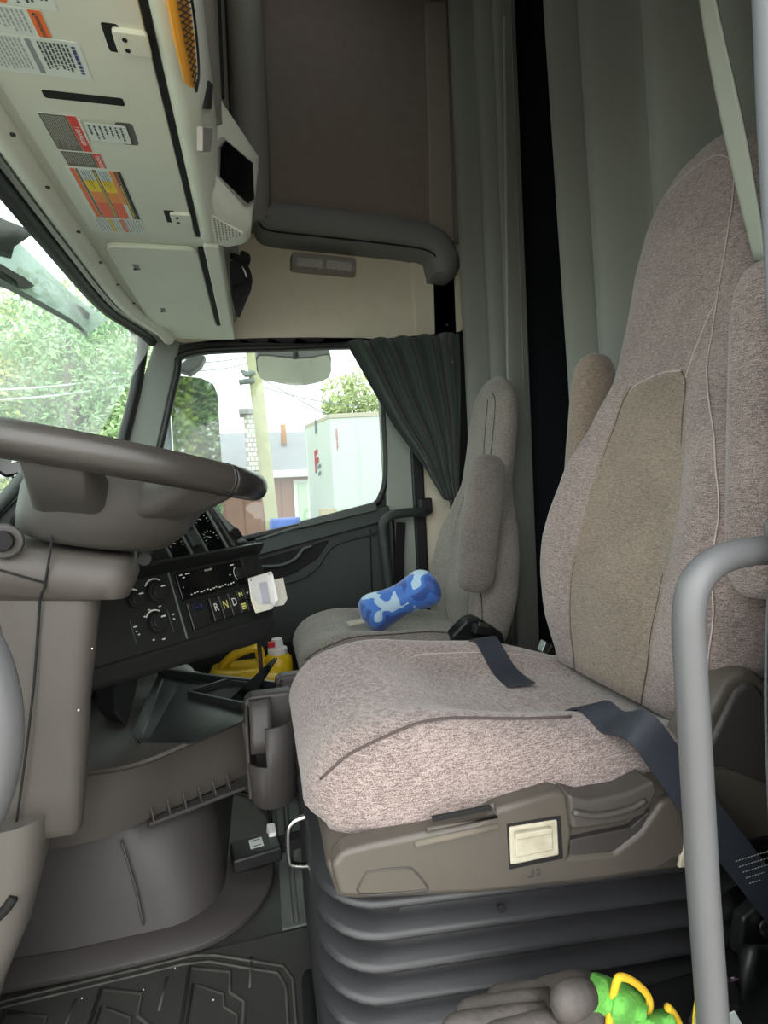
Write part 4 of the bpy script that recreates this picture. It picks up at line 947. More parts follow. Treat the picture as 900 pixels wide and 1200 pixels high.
def make_cushion(parent, x0, x1, cy, hw, zc, zb, m_main, m_mid, bol=0.034, shear_k=-0.11, shear_x=0.30):
    xs = [0, .003, .010, .020, .035, .055, .08, .11, .16, .22, .29, .37, .46, .55, .64, .73, .82, .90, .96, 1.0]
    nq = 22; rings = []; L = x1 - x0; fm_ = []
    def ell(u, a): return math.sqrt(max(0.0, 1 - (1 - min(u / a, 1.0)) ** 2))
    def W(u): return hw * (0.66 + 0.34 * ell(u, 0.20))
    def low(u): return 0.038 * (1 - smooth(0.0, 0.60, u))
    def top(u, q):
        nose = ell(u, 0.13)
        h = (zc - zb) * (0.42 + 0.58 * nose)
        dish = bol * smooth(0.40, 0.82, abs(q)) * (0.35 + 0.65 * smooth(0.05, 0.45, u)) * (1 - 0.9 * smooth(0.62, 0.98, u)) - 0.018 * smooth(0.2, 0.5, u) * (1 - smooth(0.3, 0.75, abs(q)))
        thigh = 0.020 * math.exp(-((u - 0.24) / 0.14) ** 2) - 0.008 * (1 - smooth(0, 0.3, u)) * q * q - 0.012 * smooth(0.75, 1, u)
        edge = (1 - abs(q) ** 6) ** 0.5 if abs(q) < 1 else 0
        return zb - low(u) + 0.035 + (h - 0.035 + low(u) * nose + dish + thigh) * edge
    def S(u, q, lift=0.0): return shear(V(x0 + L * u, cy + W(u) * q, top(u, q) + lift), shear_k, shear_x)
    qs = [math.sin((-90 + 180 * i / nq) * math.pi / 180) for i in range(nq + 1)]
    for u in xs:
        w = W(u); nose = smooth(0, 0.05, u)
        bot = []
        for q in reversed(qs[1:-1]):
            edge = (1 - abs(q) ** 5) ** 0.5
            bot.append(shear(V(x0 + L * u + 0.02 * (1 - nose), cy + w * q, zb - low(u) + 0.035 - (0.035 * edge) * (0.35 + 0.65 * nose)), shear_k, shear_x))
        rings.append([S(u, q) for q in qs] + bot)
    n = len(rings[0])
    for i in range(len(xs) - 1):
        um = (xs[i] + xs[i + 1]) / 2
        for j in range(n):
            mid = 0
            if j < nq:
                qm = (qs[j] + qs[j + 1]) / 2
                if abs(qm) < 0.62 and um > 0.10: mid = 1
            fm_.append(mid)
    fm_ += [0, 0]
    o = loft('cushion', rings, m_main, parent, mats=[m_mid], fmat=fm_, sub=1)
    return o, S

# ---- driver seat
ds = thing('driver_seat', 'large mauve brown fabric driver seat on a bellows base', 'seat', (0.35, 0.86, 0.0))
DY = 0.86
S, B = back_surface((0.612, 0.425), 12.8, 1.05, DY)
make_back(ds, S, B, MF_main, MF_mid)
for q in (-0.47, 0.47):
    seam_on(ds, S, [(0.0, q), (.1, q), (.25, q), (.40, q * 0.98), (.52, q * 0.98), (.555, q * 0.8)], M_seam)
seam_on(ds, S, [(.555, -.38), (.562, -.1), (.555, .30), (.545, .40)], M_seamlight)
seam_on(ds, S, [(.05, -.93), (.2, -.90), (.35, -.88), (.48, -.82), (.58, -.72), (.75, -.70), (.88, -.70), (.93, -.55), (.945, -.2), (.945, .2), (.93, .5)], M_seamlight, 0.0013)
seam_on(ds, S, [(.53, -.42), (.60, -.55), (.66, -.70)], M_seamlight, 0.0013)
seam_on(ds, S, [(.05, .95), (.2, .94), (.35, .93), (.48, .90)], M_seam)
cu, CS = make_cushion(ds, 0.03, 0.66, DY, 0.262, 0.470, 0.385, MF_main, MF_main)
def cseam(pts, m=M_seam, r=0.0016, nm='seam'):
    P = catmull([V(u, q, 0) for u, q in pts], 6)
    tube(nm, [CS(p.x, p.y, 0.001) for p in P], r, m, ds, n=5, smooth_n=1)
cseam([(0.035, -0.92), (0.10, -0.86), (0.20, -0.82), (0.32, -0.80), (0.45, -0.80), (0.59, -0.80)], M_seam)
cseam([(0.06, 0.90), (0.15, 0.86), (0.3, 0.84), (0.6, 0.84), (0.92, 0.84)], M_seamlight, 0.0012)
cseam([(0.34, 0.35), (0.40, 0.55), (0.55, 0.60), (0.92, 0.60)], M_seamlight, 0.0012)
# folded up armrests
ARM = [(0, .45), (.02, .70), (.06, .90), (.14, 1.0), (.5, 1.0), (.82, .97), (.93, .85), (.98, .62), (1, .35)]
aw = at(889, 690, 0.585); at_ = at(898, 315, 0.585)
arm1 = capsule('armrest', at(893, 700, 0.575), at(899, 308, 0.575), ARM, 0.040, 0.040, MF_main, ds)
arm1['label'] = 'near armrest folded up'
arm2 = capsule('armrest', at(683, 640, 1.165), at(698, 416, 1.165), ARM, 0.042, 0.056, MF_mid, ds)
arm2['label'] = 'far armrest folded up'
# moulded base under the cushion
YB = 0.588
def bp(px, py, dy=0.0): return at(px, py, YB + dy)
base_poly = [(382, 1012), (398, 1002), (440, 990), (560, 962), (690, 930), (790, 905), (850, 900), (930, 930), (935, 985), (880, 1000), (806, 1018), (690, 1037), (560, 1050), (420, 1056), (396, 1055), (384, 1020)]
prism('base_shell', [bp(*p) for p in base_poly], (0, 0.53, 0), M_seatbase, ds, bevel=0.010, seg=3)
# raised arch along the side and sculpted recess
prism('side_arch', [bp(*p, -0.012) for p in [(398, 1052), (388, 1015), (402, 998), (432, 990), (560, 964), (585, 948), (650, 928), (665, 930), (672, 975), (668, 1004), (720, 1000), (752, 975), (776, 940), (800, 930), (806, 1000), (770, 1022), (690, 1034), (560, 1048), (420, 1053)]], (0, 0.03, 0), M_seatbase, ds, bevel=0.007, seg=3)
prism('front_slot', [bp(*p, -0.0135) for p in [(506, 958), (576, 944), (578, 949), (508, 964)]], (0, 0.004, 0), M_blackmat, ds, bevel=0.001)
tube('slot_frame', [bp(500, 972, -0.013), bp(582, 956, -0.013), bp(576, 941, -0.013)], 0.003, M_seatbase, ds, n=6, smooth_n=1)
tube('slot_ridge', [bp(486, 989, -0.012), bp(583, 968, -0.012)], 0.004, M_dust, ds, n=6, smooth_n=1)
# ivory rocker switch
sw = prism('switch_plate', [bp(*p, -0.015) for p in [(597, 970), (654, 961), (656, 1003), (599, 1015)]], (0, 0.006, 0), M_dirtywhite, ds, bevel=0.003)
prism('rocker', [bp(*p, -0.017) for p in [(604, 979), (648, 972), (649, 997), (605, 1006)]], (0, 0.005, 0), M_dirtywhite, sw, bevel=0.002)
prism('rocker_ridge', [bp(*p, -0.022) for p in [(605, 978), (648, 971), (648, 977), (605, 985)]], (0, 0.006, 0), M_dirtywhite, sw, bevel=0.0015)
prism('switch_bezel', [bp(*p, -0.0128) for p in [(594, 966), (657, 956), (660, 1006), (597, 1019)]], (0, 0.004, 0), M_blackmat, ds, bevel=0.0)
# lever paddle in its hollow
prism('lever', [bp(*p, -0.020) for p in [(667, 932), (690, 938), (735, 930), (768, 915), (771, 930), (756, 956), (735, 964), (690, 972), (671, 973)]], (0, 0.04, 0), M_taupe, ds, bevel=0.005, seg=3)
tube('lever_lip', [bp(672, 952, -0.022), bp(700, 956, -0.023), bp(738, 948, -0.022), bp(756, 938, -0.021)], 0.004, M_taupe, ds, n=6)
prism('hollow', [bp(*p, -0.008) for p in [(668, 985), (690, 980), (740, 970), (762, 950), (752, 975), (722, 998), (668, 1004)]], (0, 0.01, 0), M_taupe2, ds, bevel=0.002)
strips('moulded_mark', [[bp(618, 1027, -0.0128), bp(624, 1026, -0.0128), bp(624, 1018, -0.0128), bp(625.5, 1018, -0.0128), bp(625.5, 1028, -0.0128), bp(618, 1029, -0.0128)], [bp(628, 1021, -0.0128), bp(631, 1017, -0.0128), bp(634, 1020, -0.0128)], [bp(628, 1024, -0.0128), bp(634, 1023, -0.0128), bp(631, 1027, -0.0128)]], M_taupe2, ds)
tube('oval_line', [bp(x, y, -0.0122) for x, y in [(421, 1048), (426, 1028), (434, 1021), (470, 1017), (484, 1019), (500, 1038), (498, 1043), (470, 1046)]], 0.0012, M_taupe2, ds, n=5, smooth_n=3, closed=True)
sw2 = prism('rear_switch', [bp(*p, -0.013) for p in [(796, 1018), (803, 984), (838, 976), (842, 1012)]], (0, 0.006, 0), M_dirtywhite, ds, bevel=0.002)
prism('lower_trim', [bp(*p, -0.004) for p in [(800, 965), (880, 985), (930, 975), (935, 1000), (860, 1004), (806, 1020)]], (0, 0.02, 0), M_black, ds, bevel=0.004)
# recliner side shield
prism('side_shield', [at(*p, 0.60) for p in [(800, 905), (828, 842), (850, 800), (872, 784), (888, 786), (925, 830), (935, 960), (800, 955)]], (0, 0.06, 0), M_seatbase, ds, bevel=0.014, seg=4, label='moulded grey brown recliner cover')
prism('side_shield', [at(*p, 0.594) for p in [(815, 905), (838, 862), (862, 812), (876, 800), (888, 802), (915, 840), (925, 945), (812, 945)]], (0, 0.03, 0), M_taupe2, ds, bevel=0.01, seg=3)
# rubber bellows
def bring(z, o):
    return [shear(V(x, y, z)) for x, y in rrect(0.345, 0.86, 0.300 + o, 0.262 + o, 0.075, 7)]
rings = []; z = 0.330; rings.append(bring(0.345, -0.03)); k = 0
zz = 0.330
while zz > 0.02:
    for dz, o in ((0.0, -0.022), (0.006, -0.024), (0.014, -0.010), (0.021, 0.003), (0.026, 0.008), (0.030, 0.006), (0.033, -0.006)):
        rings.append(bring(zz - dz, o))
    zz -= 0.0385
rings.append(bring(0.004, -0.02))
loft('bellows', rings, M_rubber, ds)
for px in (463, 587):
    disc('bellows_stud', at(px, 1063, 0.602), (0, -1, 0), 0.005, M_blackmat, ds, n=10, depth=0.004)
# chrome slide bar under the seat front
tube('slide_bar', [at(388, 956, 0.80), at(360, 957, 0.80), at(343, 964, 0.80), at(338, 976, 0.80), at(339, 1005, 0.80), at(346, 1014, 0.80), at(388, 1013, 0.80)], 0.0045, M_chrome, ds, n=10, smooth_n=4)
# buckle stalk at the far side
bk = thing('seat_belt_buckle', 'black belt buckle with steel edge behind the driver cushion', 'buckle', at(645, 760, 1.14))
obox('buckle_body', at(650, 765, 1.13), V(0.022, 0, -0.016), V(0, 0.014, 0), V(0.008, 0, 0.010), M_black, bk, bevel=0.004)
obox('buckle_face', at(637, 758, 1.125), V(0.006, 0, 0.012), V(0, 0.012, 0), V(0.006, 0, -0.004), M_steel, bk, bevel=0.002)

# belts
def ribbon(name, pts, w, nrm_fn, m, parent=None, th=0.0016, sn=6):
    P = catmull(pts, sn); N = len(P); rings = []
    for i in range(N):
        t = (P[min(i + 1, N - 1)] - P[max(i - 1, 0)]).normalized(); wd_ = Vector(nrm_fn(i / (N - 1)))
        wd_ = (wd_ - t * wd_.dot(t)).normalized(); nn = t.cross(wd_)
        rings.append([P[i] + wd_ * a + nn * b for a, b in ((-w / 2, -th), (w / 2, -th), (w / 2, th), (-w / 2, th))])
    return loft(name, rings, m, parent, sharp=50)
lb = thing('lap_belt', 'dark belt strap draped over the far side of the driver cushion', 'seat belt', CS(0.60, 0.9))
pts = [CS(0.67, 0.99) + V(0.0, 0.03, -0.06), CS(0.67, 0.985) + V(0.0, 0.012, 0.012), CS(0.67, 0.90, 0.008), CS(0.67, 0.74, 0.008), CS(0.67, 0.60, 0.007), CS(0.668, 0.40, 0.007), CS(0.66, 0.18, 0.006), CS(0.655, 0.06, 0.008)]
ribbon('strap', pts, 0.052, lambda t: (1, lerp(0.0, 0.25, t), 0), M_belt, lb)
sb = thing('seat_belt', 'blue grey belt strap crossing the near edge of the driver cushion', 'seat belt', at(800, 900, 0.57))
pts = [CS(0.660, -0.60, 0.002), CS(0.664, -0.74, 0.008), CS(0.668, -0.88, 0.012), at(750, 852, 0.580), at(783, 895, 0.568), at(815, 940, 0.56), at(850, 985, 0.555), at(885, 1030, 0.55), at(915, 1068, 0.545)]
ribbon('strap', pts, 0.047, lambda t: (lerp(1.0, 0.68, smooth(0, .5, t)), 0.0, lerp(0.0, 0.73, smooth(0, .5, t))), M_belt, sb)
# white stitching on the strap end
st = []
for i in range(5):
    for j in range(11):
        p = at(862 + j * 3.6 + i * 4, 1010 - j * 1.1 + i * 6.5, 0.548); st.append([p, p + V(0.003, 0, 0.0004), p + V(0.003, 0, 0.0016), p + V(0, 0, 0.0012)])
strips('stitching', st, M_legend, sb)
an = thing('belt_anchor', 'black belt anchor bracket with a steel bolt at the right edge', 'anchor', at(892, 1090, 0.55))
prism('bracket', [at(*p, 0.552) for p in [(872, 1078), (890, 1062), (930, 1075), (930, 1115), (886, 1112), (868, 1125)]], (0, 0.02, 0), M_black, an, bevel=0.005)
disc('bolt', at(896, 1086, 0.550), (0, -1, 0), 0.011, M_steel, an, depth=0.008); disc('bolt_socket', at(896, 1086, 0.5418), (0, -1, 0), 0.006, M_blackmat, an, depth=0.0006)
# black fabric pouch hanging under the anchor
def pouch(u, v_):
    px = lerp(868, 935, u); py = lerp(1108, 1215, v_)
    return at(px, py, 0.535 - 0.02 * math.sin(u * 7 + v_ * 2) - 0.012 * math.sin(v_ * 5 + u * 3))
po = grid('hanging_pouch', pouch, 14, 14, mat('pouch_black', (34, 34, 36), 0.45), solid=0.006); tag(po, 'black crumpled cover hanging below the belt anchor', 'cover')
# vertical grey belt at the far right
vb_ = thing('shoulder_belt', 'grey shoulder belt webbing hanging at the right edge', 'seat belt', at(900, 780, 0.50))
ribbon('webbing', [at(925, 640, 0.49), at(917, 700, 0.49), at(914, 760, 0.49), at(914, 850, 0.49), at(918, 960, 0.50)], 0.046, lambda t: (1, 0.1, 0), M_beltgrey, vb_)

# ---- passenger seat
ps = thing('passenger_armchair', 'grey brown fabric passenger seat beside the dark window curtain', 'seat', (0.4, 1.83, 0.0))
PY = 1.82
S2, B2 = back_surface((0.685, 0.285), 8.5, 0.945, PY)
make_back(ps, S2, B2, MF_pass, MF_pass)
for q in (-0.47, 0.47): seam_on(ps, S2, [(0.0, q), (.1, q), (.25, q), (.38, q), (.50, q * 0.95), (.56, q * 0.6)])
seam_on(ps, S2, [(.05, -.93), (.2, -.90), (.35, -.88), (.48, -.82), (.58, -.74), (.75, -.72), (.88, -.72), (.93, -.58)], M_seam)
seam_on(ps, S2, [(.60, -.45), (.75, -.42), (.90, -.40)], M_seam)
cu2, CS2 = make_cushion(ps, 0.085, 0.70, PY, 0.262, 0.350, 0.26, MF_pass, MF_pass, shear_k=-0.03, shear_x=0.4)
tube('seam', [CS2(p.x, p.y, 0.001) for p in catmull([V(0.03, -0.9, 0), V(0.15, -0.86, 0), V(0.4, -0.84, 0), V(0.9, -0.84, 0)], 6)], 0.0016, M_seam, ps, n=5, smooth_n=1)
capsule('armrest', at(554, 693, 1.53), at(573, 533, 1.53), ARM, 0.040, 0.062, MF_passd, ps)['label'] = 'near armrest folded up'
loft('base', [[V(x, y, zq) for x, y in rrect(0.40, PY, 0.27, 0.24, 0.05, 4)] for zq in (0.0, 0.05, 0.2, 0.275)], M_black, ps, sharp=50)
prism('recliner_cover', [at(530, 745, 1.56), at(548, 726, 1.56), at(560, 723, 1.56), at(590, 742, 1.56), at(596, 765, 1.56), at(530, 765, 1.56)], (0, 0.06, 0), M_black, ps, bevel=0.01)
pbk = thing('passenger_belt_buckle', 'black belt buckle with steel latch beside the passenger cushion', 'buckle', at(565, 738, 1.50))
obox('buckle_body', at(564, 738, 1.50), V(0.026, 0, -0.006), V(0, 0.018, 0), V(0.004, 0, 0.014), M_black, pbk, bevel=0.005)
obox('latch', at(566, 733, 1.49), V(0.014, 0, -0.006), V(0, 0.006, 0), V(0.002, 0, 0.007), M_steel, pbk, bevel=0.002)
pt = thing('belt_tongue', 'small pale belt tongue lying on the passenger cushion', 'belt tongue', CS2(0.42, 0.1))
obox('tongue', at(418, 729, 1.72), V(0.032, 0, 0.004), V(0, 0.02, 0.0), V(0, 0, 0.005), M_dirtywhite, pt, bevel=0.003)

# bone shaped pillow
def camo(name):
    m = bpy.data.materials.new(name); m.use_nodes = True; nt = m.node_tree; p = nt.nodes['Principled BSDF']; p.inputs['Roughness'].default_value = 0.6; p.inputs['Sheen Weight'].default_value = 0.3
    tc = nt.nodes.new('ShaderNodeTexCoord'); n1 = nt.nodes.new('ShaderNodeTexNoise'); n1.inputs['Scale'].default_value = 13.0; n1.inputs['Detail'].default_value = 1.5
    rp = nt.nodes.new('ShaderNodeValToRGB'); rp.color_ramp.interpolation = 'CONSTANT'
    e = rp.color_ramp.elements; e[0].position = 0.0; e[0].color = srgb(44, 78, 150); e[1].position = 0.45; e[1].color = srgb(60, 112, 196)
    x = e.new(0.585); x.color = srgb(176, 204, 226)
    nt.links.new(tc.outputs['Object'], n1.inputs['Vector']); nt.links.new(n1.outputs['Fac'], rp.inputs['Fac']); nt.links.new(rp.outputs['Color'], p.inputs['Base Color'])
    return m
M_camo = camo('camo_blue')
pil = thing('neck_pillow', 'blue and white camouflage bone shaped pillow on the passenger seat', 'pillow', at(470, 730, 1.70))
pA = at(441, 717, 1.72); pB = at(492, 692, 1.70)
ax = (pB - pA).normalized(); side = V(0, 1, 0); nrm_ = ax.cross(side)
rings = []
N = 34
for i in range(N + 1):
    u = i / N; xx = lerp(-0.055, (pB - pA).length + 0.065, u)
    endr = max(0.0, 1 - abs(2 * u - 1) ** 4.5) ** 0.5
    rad_ = (0.064 + 0.012 * math.cos(2 * math.pi * u)) * endr + 0.002
    lobe = 0.020 * math.cos(2 * math.pi * u) * endr
    rings.append([pA + ax * xx + side * ((rad_ + max(0, lobe) * 1.4) * math.cos(2 * math.pi * j / 24)) + nrm_ * (rad_ * math.sin(2 * math.pi * j / 24)) for j in range(24)])
loft('pillow_body', rings, M_camo, pil)

# passenger grab handle
gh = tube('passenger_grab_handle', [at(458, 760, 2.16), at(456, 690, 2.16), at(449, 625, 2.16), at(450, 612, 2.16), at(459, 604, 2.16), at(476, 601, 2.17), at(496, 600, 2.2), at(500, 600, 2.26)], 0.020, M_door, n=12)
tag(gh, 'dark curved grab handle behind the passenger door', 'handle')
lt = thing('belt_guide', 'black belt guide on the pillar above the passenger grab handle', 'belt guide', at(500, 595, 2.24))
obox('guide_body', at(498, 593, 2.23), V(0.03, 0, 0), V(0, 0.02, 0), V(0, 0, 0.035), M_black, lt, bevel=0.008)
ribbon('guide_strap', [at(470, 612, 2.23), at(468, 660, 2.22), at(468, 720, 2.2), at(470, 780, 2.2)], 0.045, lambda t: (1, 0.2, 0), M_black, lt)

# yellow jug
jg = thing('jug', 'yellow plastic jug with a white cap in front of the passenger seat', 'jug', (-0.05, 1.86, 0.0))
def jr(z, hx_, hy_, ox=0, r=0.035): return [V(-0.075 + ox + a, 1.87 + b, z) for a, b in rrect(0, 0, hx_, hy_, r, 5)]
loft('jug_body', [jr(0.0, 0.125, 0.085), jr(0.012, 0.135, 0.09), jr(0.20, 0.135, 0.09), jr(0.225, 0.13, 0.086), jr(0.245, 0.12, 0.078), jr(0.25, 0.10, 0.06)], M_yellowjug, jg, sharp=60)
tube('jug_handle', [V(-0.165, 1.87, 0.235), V(-0.150, 1.87, 0.262), V(-0.115, 1.87, 0.288), V(-0.06, 1.87, 0.305), V(-0.035, 1.87, 0.295), V(-0.03, 1.87, 0.262), V(-0.02, 1.87, 0.235)], 0.016, M_yellowjug, jg, n=10)
cxj = 0.028
loft('jug_neck', [[V(cxj + r_ * math.cos(2 * math.pi * k / 20), 1.86 + r_ * math.sin(2 * math.pi * k / 20), z_) for k in range(20)] for z_, r_ in ((0.20, 0.05), (0.262, 0.048), (0.278, 0.034), (0.282, 0.030))], M_yellowjug, jg, sharp=60)
loft('jug_cap', [[V(cxj + r_ * math.cos(2 * math.pi * k / 20), 1.86 + r_ * math.sin(2 * math.pi * k / 20), z_) for k in range(20)] for z_, r_ in ((0.272, 0.033), (0.298, 0.033), (0.302, 0.022), (0.318, 0.020), (0.330, 0.018))], M_white, jg, sharp=50)
obox('cap_tab', V(cxj - 0.02, 1.835, 0.318), V(0.012, 0, 0), V(0, 0.008, 0), V(0, 0, 0.010), M_redcap, jg, bevel=0.003)
# white bottle beside it
wb = thing('white_bottle', 'white bottle lying behind the console tray', 'bottle', at(205, 790, 1.75))
rings = []
b0, b1 = at(196, 783, 1.80), at(232, 788, 1.76)
capsule('bottle_body', b0 + V(0, 0, -0.02), b1 + V(0, 0, -0.015), [(0, .6), (.05, .95), (.6, 1), (.75, .7), (.8, .5), (1, .48)], 0.035, 0.035, M_white, wb, power=2.0)
# small green lid next to the jug
gl_ = loft('green_bottle_cap', [[at(330, 797, 1.66) + V(r_ * math.cos(2 * math.pi * k / 16), r_ * math.sin(2 * math.pi * k / 16), z_) for k in range(16)] for z_, r_ in ((-0.18, 0.022), (-0.05, 0.022), (-0.012, 0.018), (0.0, 0.012))], mat('cap_green', (120, 190, 110), 0.4), sharp=50)
tag(gl_, 'small green topped bottle in front of the passenger seat', 'bottle')

# ================================================================== GRAB BAR, GLOVES AND DOOR EDGE
gb = tube('grab_bar', [V(0.352, 0.372, 0.0), V(0.352, 0.37, 0.2), at(835, 1195, 0.37), at(824, 1040, 0.37), at(815, 880, 0.37), at(808, 760, 0.37), at(808, 712, 0.37), at(818, 678, 0.37), at(843, 656, 0.372), at(880, 646, 0.375), at(915, 642, 0.38), V(0.455, 0.378, 0.757), V(0.485, 0.34, 0.757), V(0.49, 0.25, 0.757)], 0.0127, M_grab, n=18, smooth_n=8)
tag(gb, 'thick grey grab bar standing in front of the driver seat', 'grab bar')
# side tray at the seat foot that carries the gloves
tr_ = thing('side_tray', 'black side tray at the foot of the driver seat', 'tray', (0.32, 0.50, 0.0))
box('tray_floor', (0.10, 0.425, 0.0), (0.62, 0.565, 0.172), M_black, tr_, bevel=0.01)
# gloves
gv = thing('work_glove', 'grey coated work glove with a green knit cuff and yellow hem', 'glove', at(600, 1190, 0.49), 'work gloves in the side tray')
YG = 0.495
palm = [(0, .5), (.05, .75), (.2, .95), (.5, 1.0), (.8, .95), (1, .8)]
capsule('palm', at(606, 1200, YG), at(702, 1168, YG), palm, 0.030, 0.022, M_glovegrey, gv, ea=V(0, 1, 0.2))
FP = [(0, .9), (.3, 1.0), (.55, .95), (.8, .95), (.93, .75), (1, .3)]
for i, (p0, p1, yy) in enumerate((((640, 1188), (520, 1203), -0.022), ((645, 1170), (536, 1185), -0.004), ((650, 1160), (572, 1168), 0.016), ((655, 1196), (560, 1216), -0.034))):
    capsule('finger', at(*p0, YG + yy), at(*p1, YG + yy), FP, 0.0115, 0.0105, M_glovegrey, gv, n=12, power=2.0)
capsule('thumb', at(690, 1164, YG - 0.03), at(650, 1180, YG - 0.042), [(0, .8), (.3, 1), (.6, 1.05), (.85, .9), (1, .4)], 0.015, 0.0175, M_glovegrey, gv, n=14, power=2.0)
def cuff(name, quad, Y0, parent, m):
    def fn(u, v_):
        a = Vector((lerp(quad[0][0], quad[1][0], u), lerp(quad[0][1], quad[1][1], u))); b = Vector((lerp(quad[3][0], quad[2][0], u), lerp(quad[3][1], quad[2][1], u)))
        p = a.lerp(b, v_); return at(p.x, p.y, Y0 - 0.022 * math.sin(v_ * math.pi) + 0.003 * math.sin(u * 9 + v_ * 4))
    return grid(name, fn, 10, 10, m, parent, solid=0.004)
cuff('cuff', [(694, 1140), (726, 1150), (716, 1205), (680, 1186)], YG - 0.01, gv, M_glovegreen)
cuff('cuff', [(726, 1146), (762, 1172), (752, 1210), (712, 1205)], YG - 0.016, gv, M_glovegreen)
tube('hem', [at(x, y, YG - 0.03) for x, y in [(713, 1205), (716, 1180), (722, 1152), (728, 1145), (742, 1150), (758, 1165), (761, 1180), (752, 1196), (742, 1208)]], 0.0038, M_gloveyel, gv, n=8)
gv2 = thing('work_glove', 'second green glove cuff with yellow hem beside the grab bar', 'glove', at(770, 1195, 0.49), 'work gloves in the side tray')
cuff('cuff', [(748, 1190), (786, 1182), (796, 1210), (748, 1212)], YG - 0.02, gv2, M_glovegreen)
tube('hem', [at(x, y, YG - 0.036) for x, y in [(782, 1180), (788, 1186), (795, 1198), (798, 1210)]], 0.004, M_gloveyel, gv2, n=8)
capsule('palm', at(610, 1206, YG + 0.01), at(745, 1196, YG + 0.0), palm, 0.04, 0.018, M_glovegrey, gv2)
# clear bag with wires behind the bar
bgp = thing('plastic_bag', 'dark glossy plastic bag with coloured wires behind the grab bar', 'bag', at(848, 1190, 0.50))
def bagf(u, v_):
    px = lerp(806, 872, u); py = lerp(1142 + 40 * (2 * u - 1.2) ** 2, 1215, v_)
    return at(px, py, 0.515 - 0.02 * math.sin(u * math.pi) - 0.006 * math.sin(u * 11 + v_ * 7))
grid('bag_film', bagf, 14, 10, mat('bag_film', (70, 66, 68), 0.22, rgb2=(48, 46, 48), nscale=30, bump=0.5, bscale=60), bgp, solid=0.003)
prism('bag_print', [at(*p, 0.487) for p in [(854, 1190), (862, 1186), (872, 1205), (860, 1215), (852, 1205)]], (0, 0.002, 0), M_paper, bgp, bevel=0)
for i, (m, o) in enumerate(((M_lyellow, 0), (M_lred, 4), (mat('wire_violet', (120, 90, 130), 0.5), 7), (M_white, 2))):
    tube('wire', [at(812 + o, 1205, 0.49), at(814 + o, 1180, 0.488), at(820 + o, 1160, 0.49), at(838 + o, 1152, 0.492), at(858 + o, 1149 - i, 0.5)], 0.0012, m, bgp, n=6)
# driver door pillar edge with ribbed seal
struct(box('trim_20', (0.402, 0.25, -0.05), (0.47, 0.335, 1.85), M_jamb, bevel=0.01), 'driver door pillar behind the jamb seal')
dp = struct(tube('trim_15', [V(0.40, 0.335, 1.84), V(0.397, 0.338, 1.5), at(903, -60, 0.34), at(911, 120, 0.34), at(922, 330, 0.34), at(938, 640, 0.34), V(0.41, 0.33, 0.4), V(0.41, 0.33, 0.0)], 0.014, M_jamb, n=14), 'pale door jamb seal at the right edge')
ribsq = []
# ================================================================== SLEEPER CURTAINS
def curtain(name, path_top, path_bot, z0, z1, folds, amp, m, label, group=None, nu=110, nv=14, phase=0.0, parent=None):
    PT = catmull([V(x, y, 0) for x, y in path_top], 12); PB = catmull([V(x, y, 0) for x, y in path_bot], 12)
    def samp(P, u):
        f_ = u * (len(P) - 1); i = min(int(f_), len(P) - 2); return P[i].lerp(P[i + 1], f_ - i), (P[i + 1] - P[i]).normalized()
    def fn(u, v_):
        a, ta = samp(PT, u); b, tb = samp(PB, u); p = a.lerp(b, v_); t = ta.lerp(tb, v_).normalized(); nn = V(-t.y, t.x, 0)
        ph_ = u * folds * 2 * math.pi + phase + 0.5 * math.sin(u * 9.0) + 0.25 * math.sin(v_ * 2.2 + u * 5)
        d = amp * (0.75 + 0.25 * v_) * (math.sin(ph_) + 0.3 * math.sin(2 * ph_ + 0.7))
        q = p + nn * d + t * (0.35 * amp * math.cos(ph_)); return V(q.x, q.y, lerp(z1, z0, v_))
    o = grid(name, fn, nu, nv, m, parent, solid=0.003)
    if label: tag(o, label, 'curtain', group)
    return o
curtain('sleeper_curtain', [(0.93, 2.27), (0.97, 2.12), (1.01, 1.96), (1.04, 1.86)], [(0.92, 2.26), (0.96, 2.10), (1.0, 1.97), (1.03, 1.90)], 0.05, 3.05, 3.5, 0.045, M_curtain, 'grey green sleeper curtain bunched behind the passenger seat', 'sleeper curtains')
curtain('sleeper_curtain', [(1.06, 1.72), (1.05, 1.5), (1.05, 1.2), (1.04, 0.9), (0.98, 0.65), (0.80, 0.45)], [(1.06, 1.56), (1.06, 1.4), (1.06, 1.15), (1.05, 0.9), (1.0, 0.65), (0.9, 0.5)], 0.05, 3.05, 6.5, 0.062, M_curtain, 'grey sleeper curtain drawn behind the driver seat', 'sleeper curtains', nu=170)
# pale curtain edge falling beside the driver headrest
def edge_pt(u, v_):
    if v_ < 0.35:
        a = at(lerp(818, 835, u), -20, 0.66 - 0.03 * u); t = v_ / 0.35
        return V(a.x + 0.10 * (1 - t), a.y + 0.02 * math.sin(t * 3 + u * 2), lerp(3.05, a.z, t))
    w = (v_ - 0.35) / 0.65
    return at(lerp(lerp(818, 835, u), lerp(884, 897, u), w ** 1.25) + 10 * u * math.sin(w * 3), lerp(-20, 305, w), 0.66 - 0.03 * u)
lc = grid('curtain_edge', edge_pt, 6, 40, M_curtlite, solid=0.003)
tag(lc, 'pale curtain edge falling beside the driver headrest', 'curtain')
# narrow bright curtain pole edge behind the passenger seat
cpole = tube('curtain_tie', [at(591, 20, 1.74), at(594, 300, 1.74), at(597, 560, 1.74), at(600, 745, 1.74)], 0.006, M_curtain, n=8); tag(cpole, 'thin pale vertical hem at the opening of the sleeper curtain', 'hem')

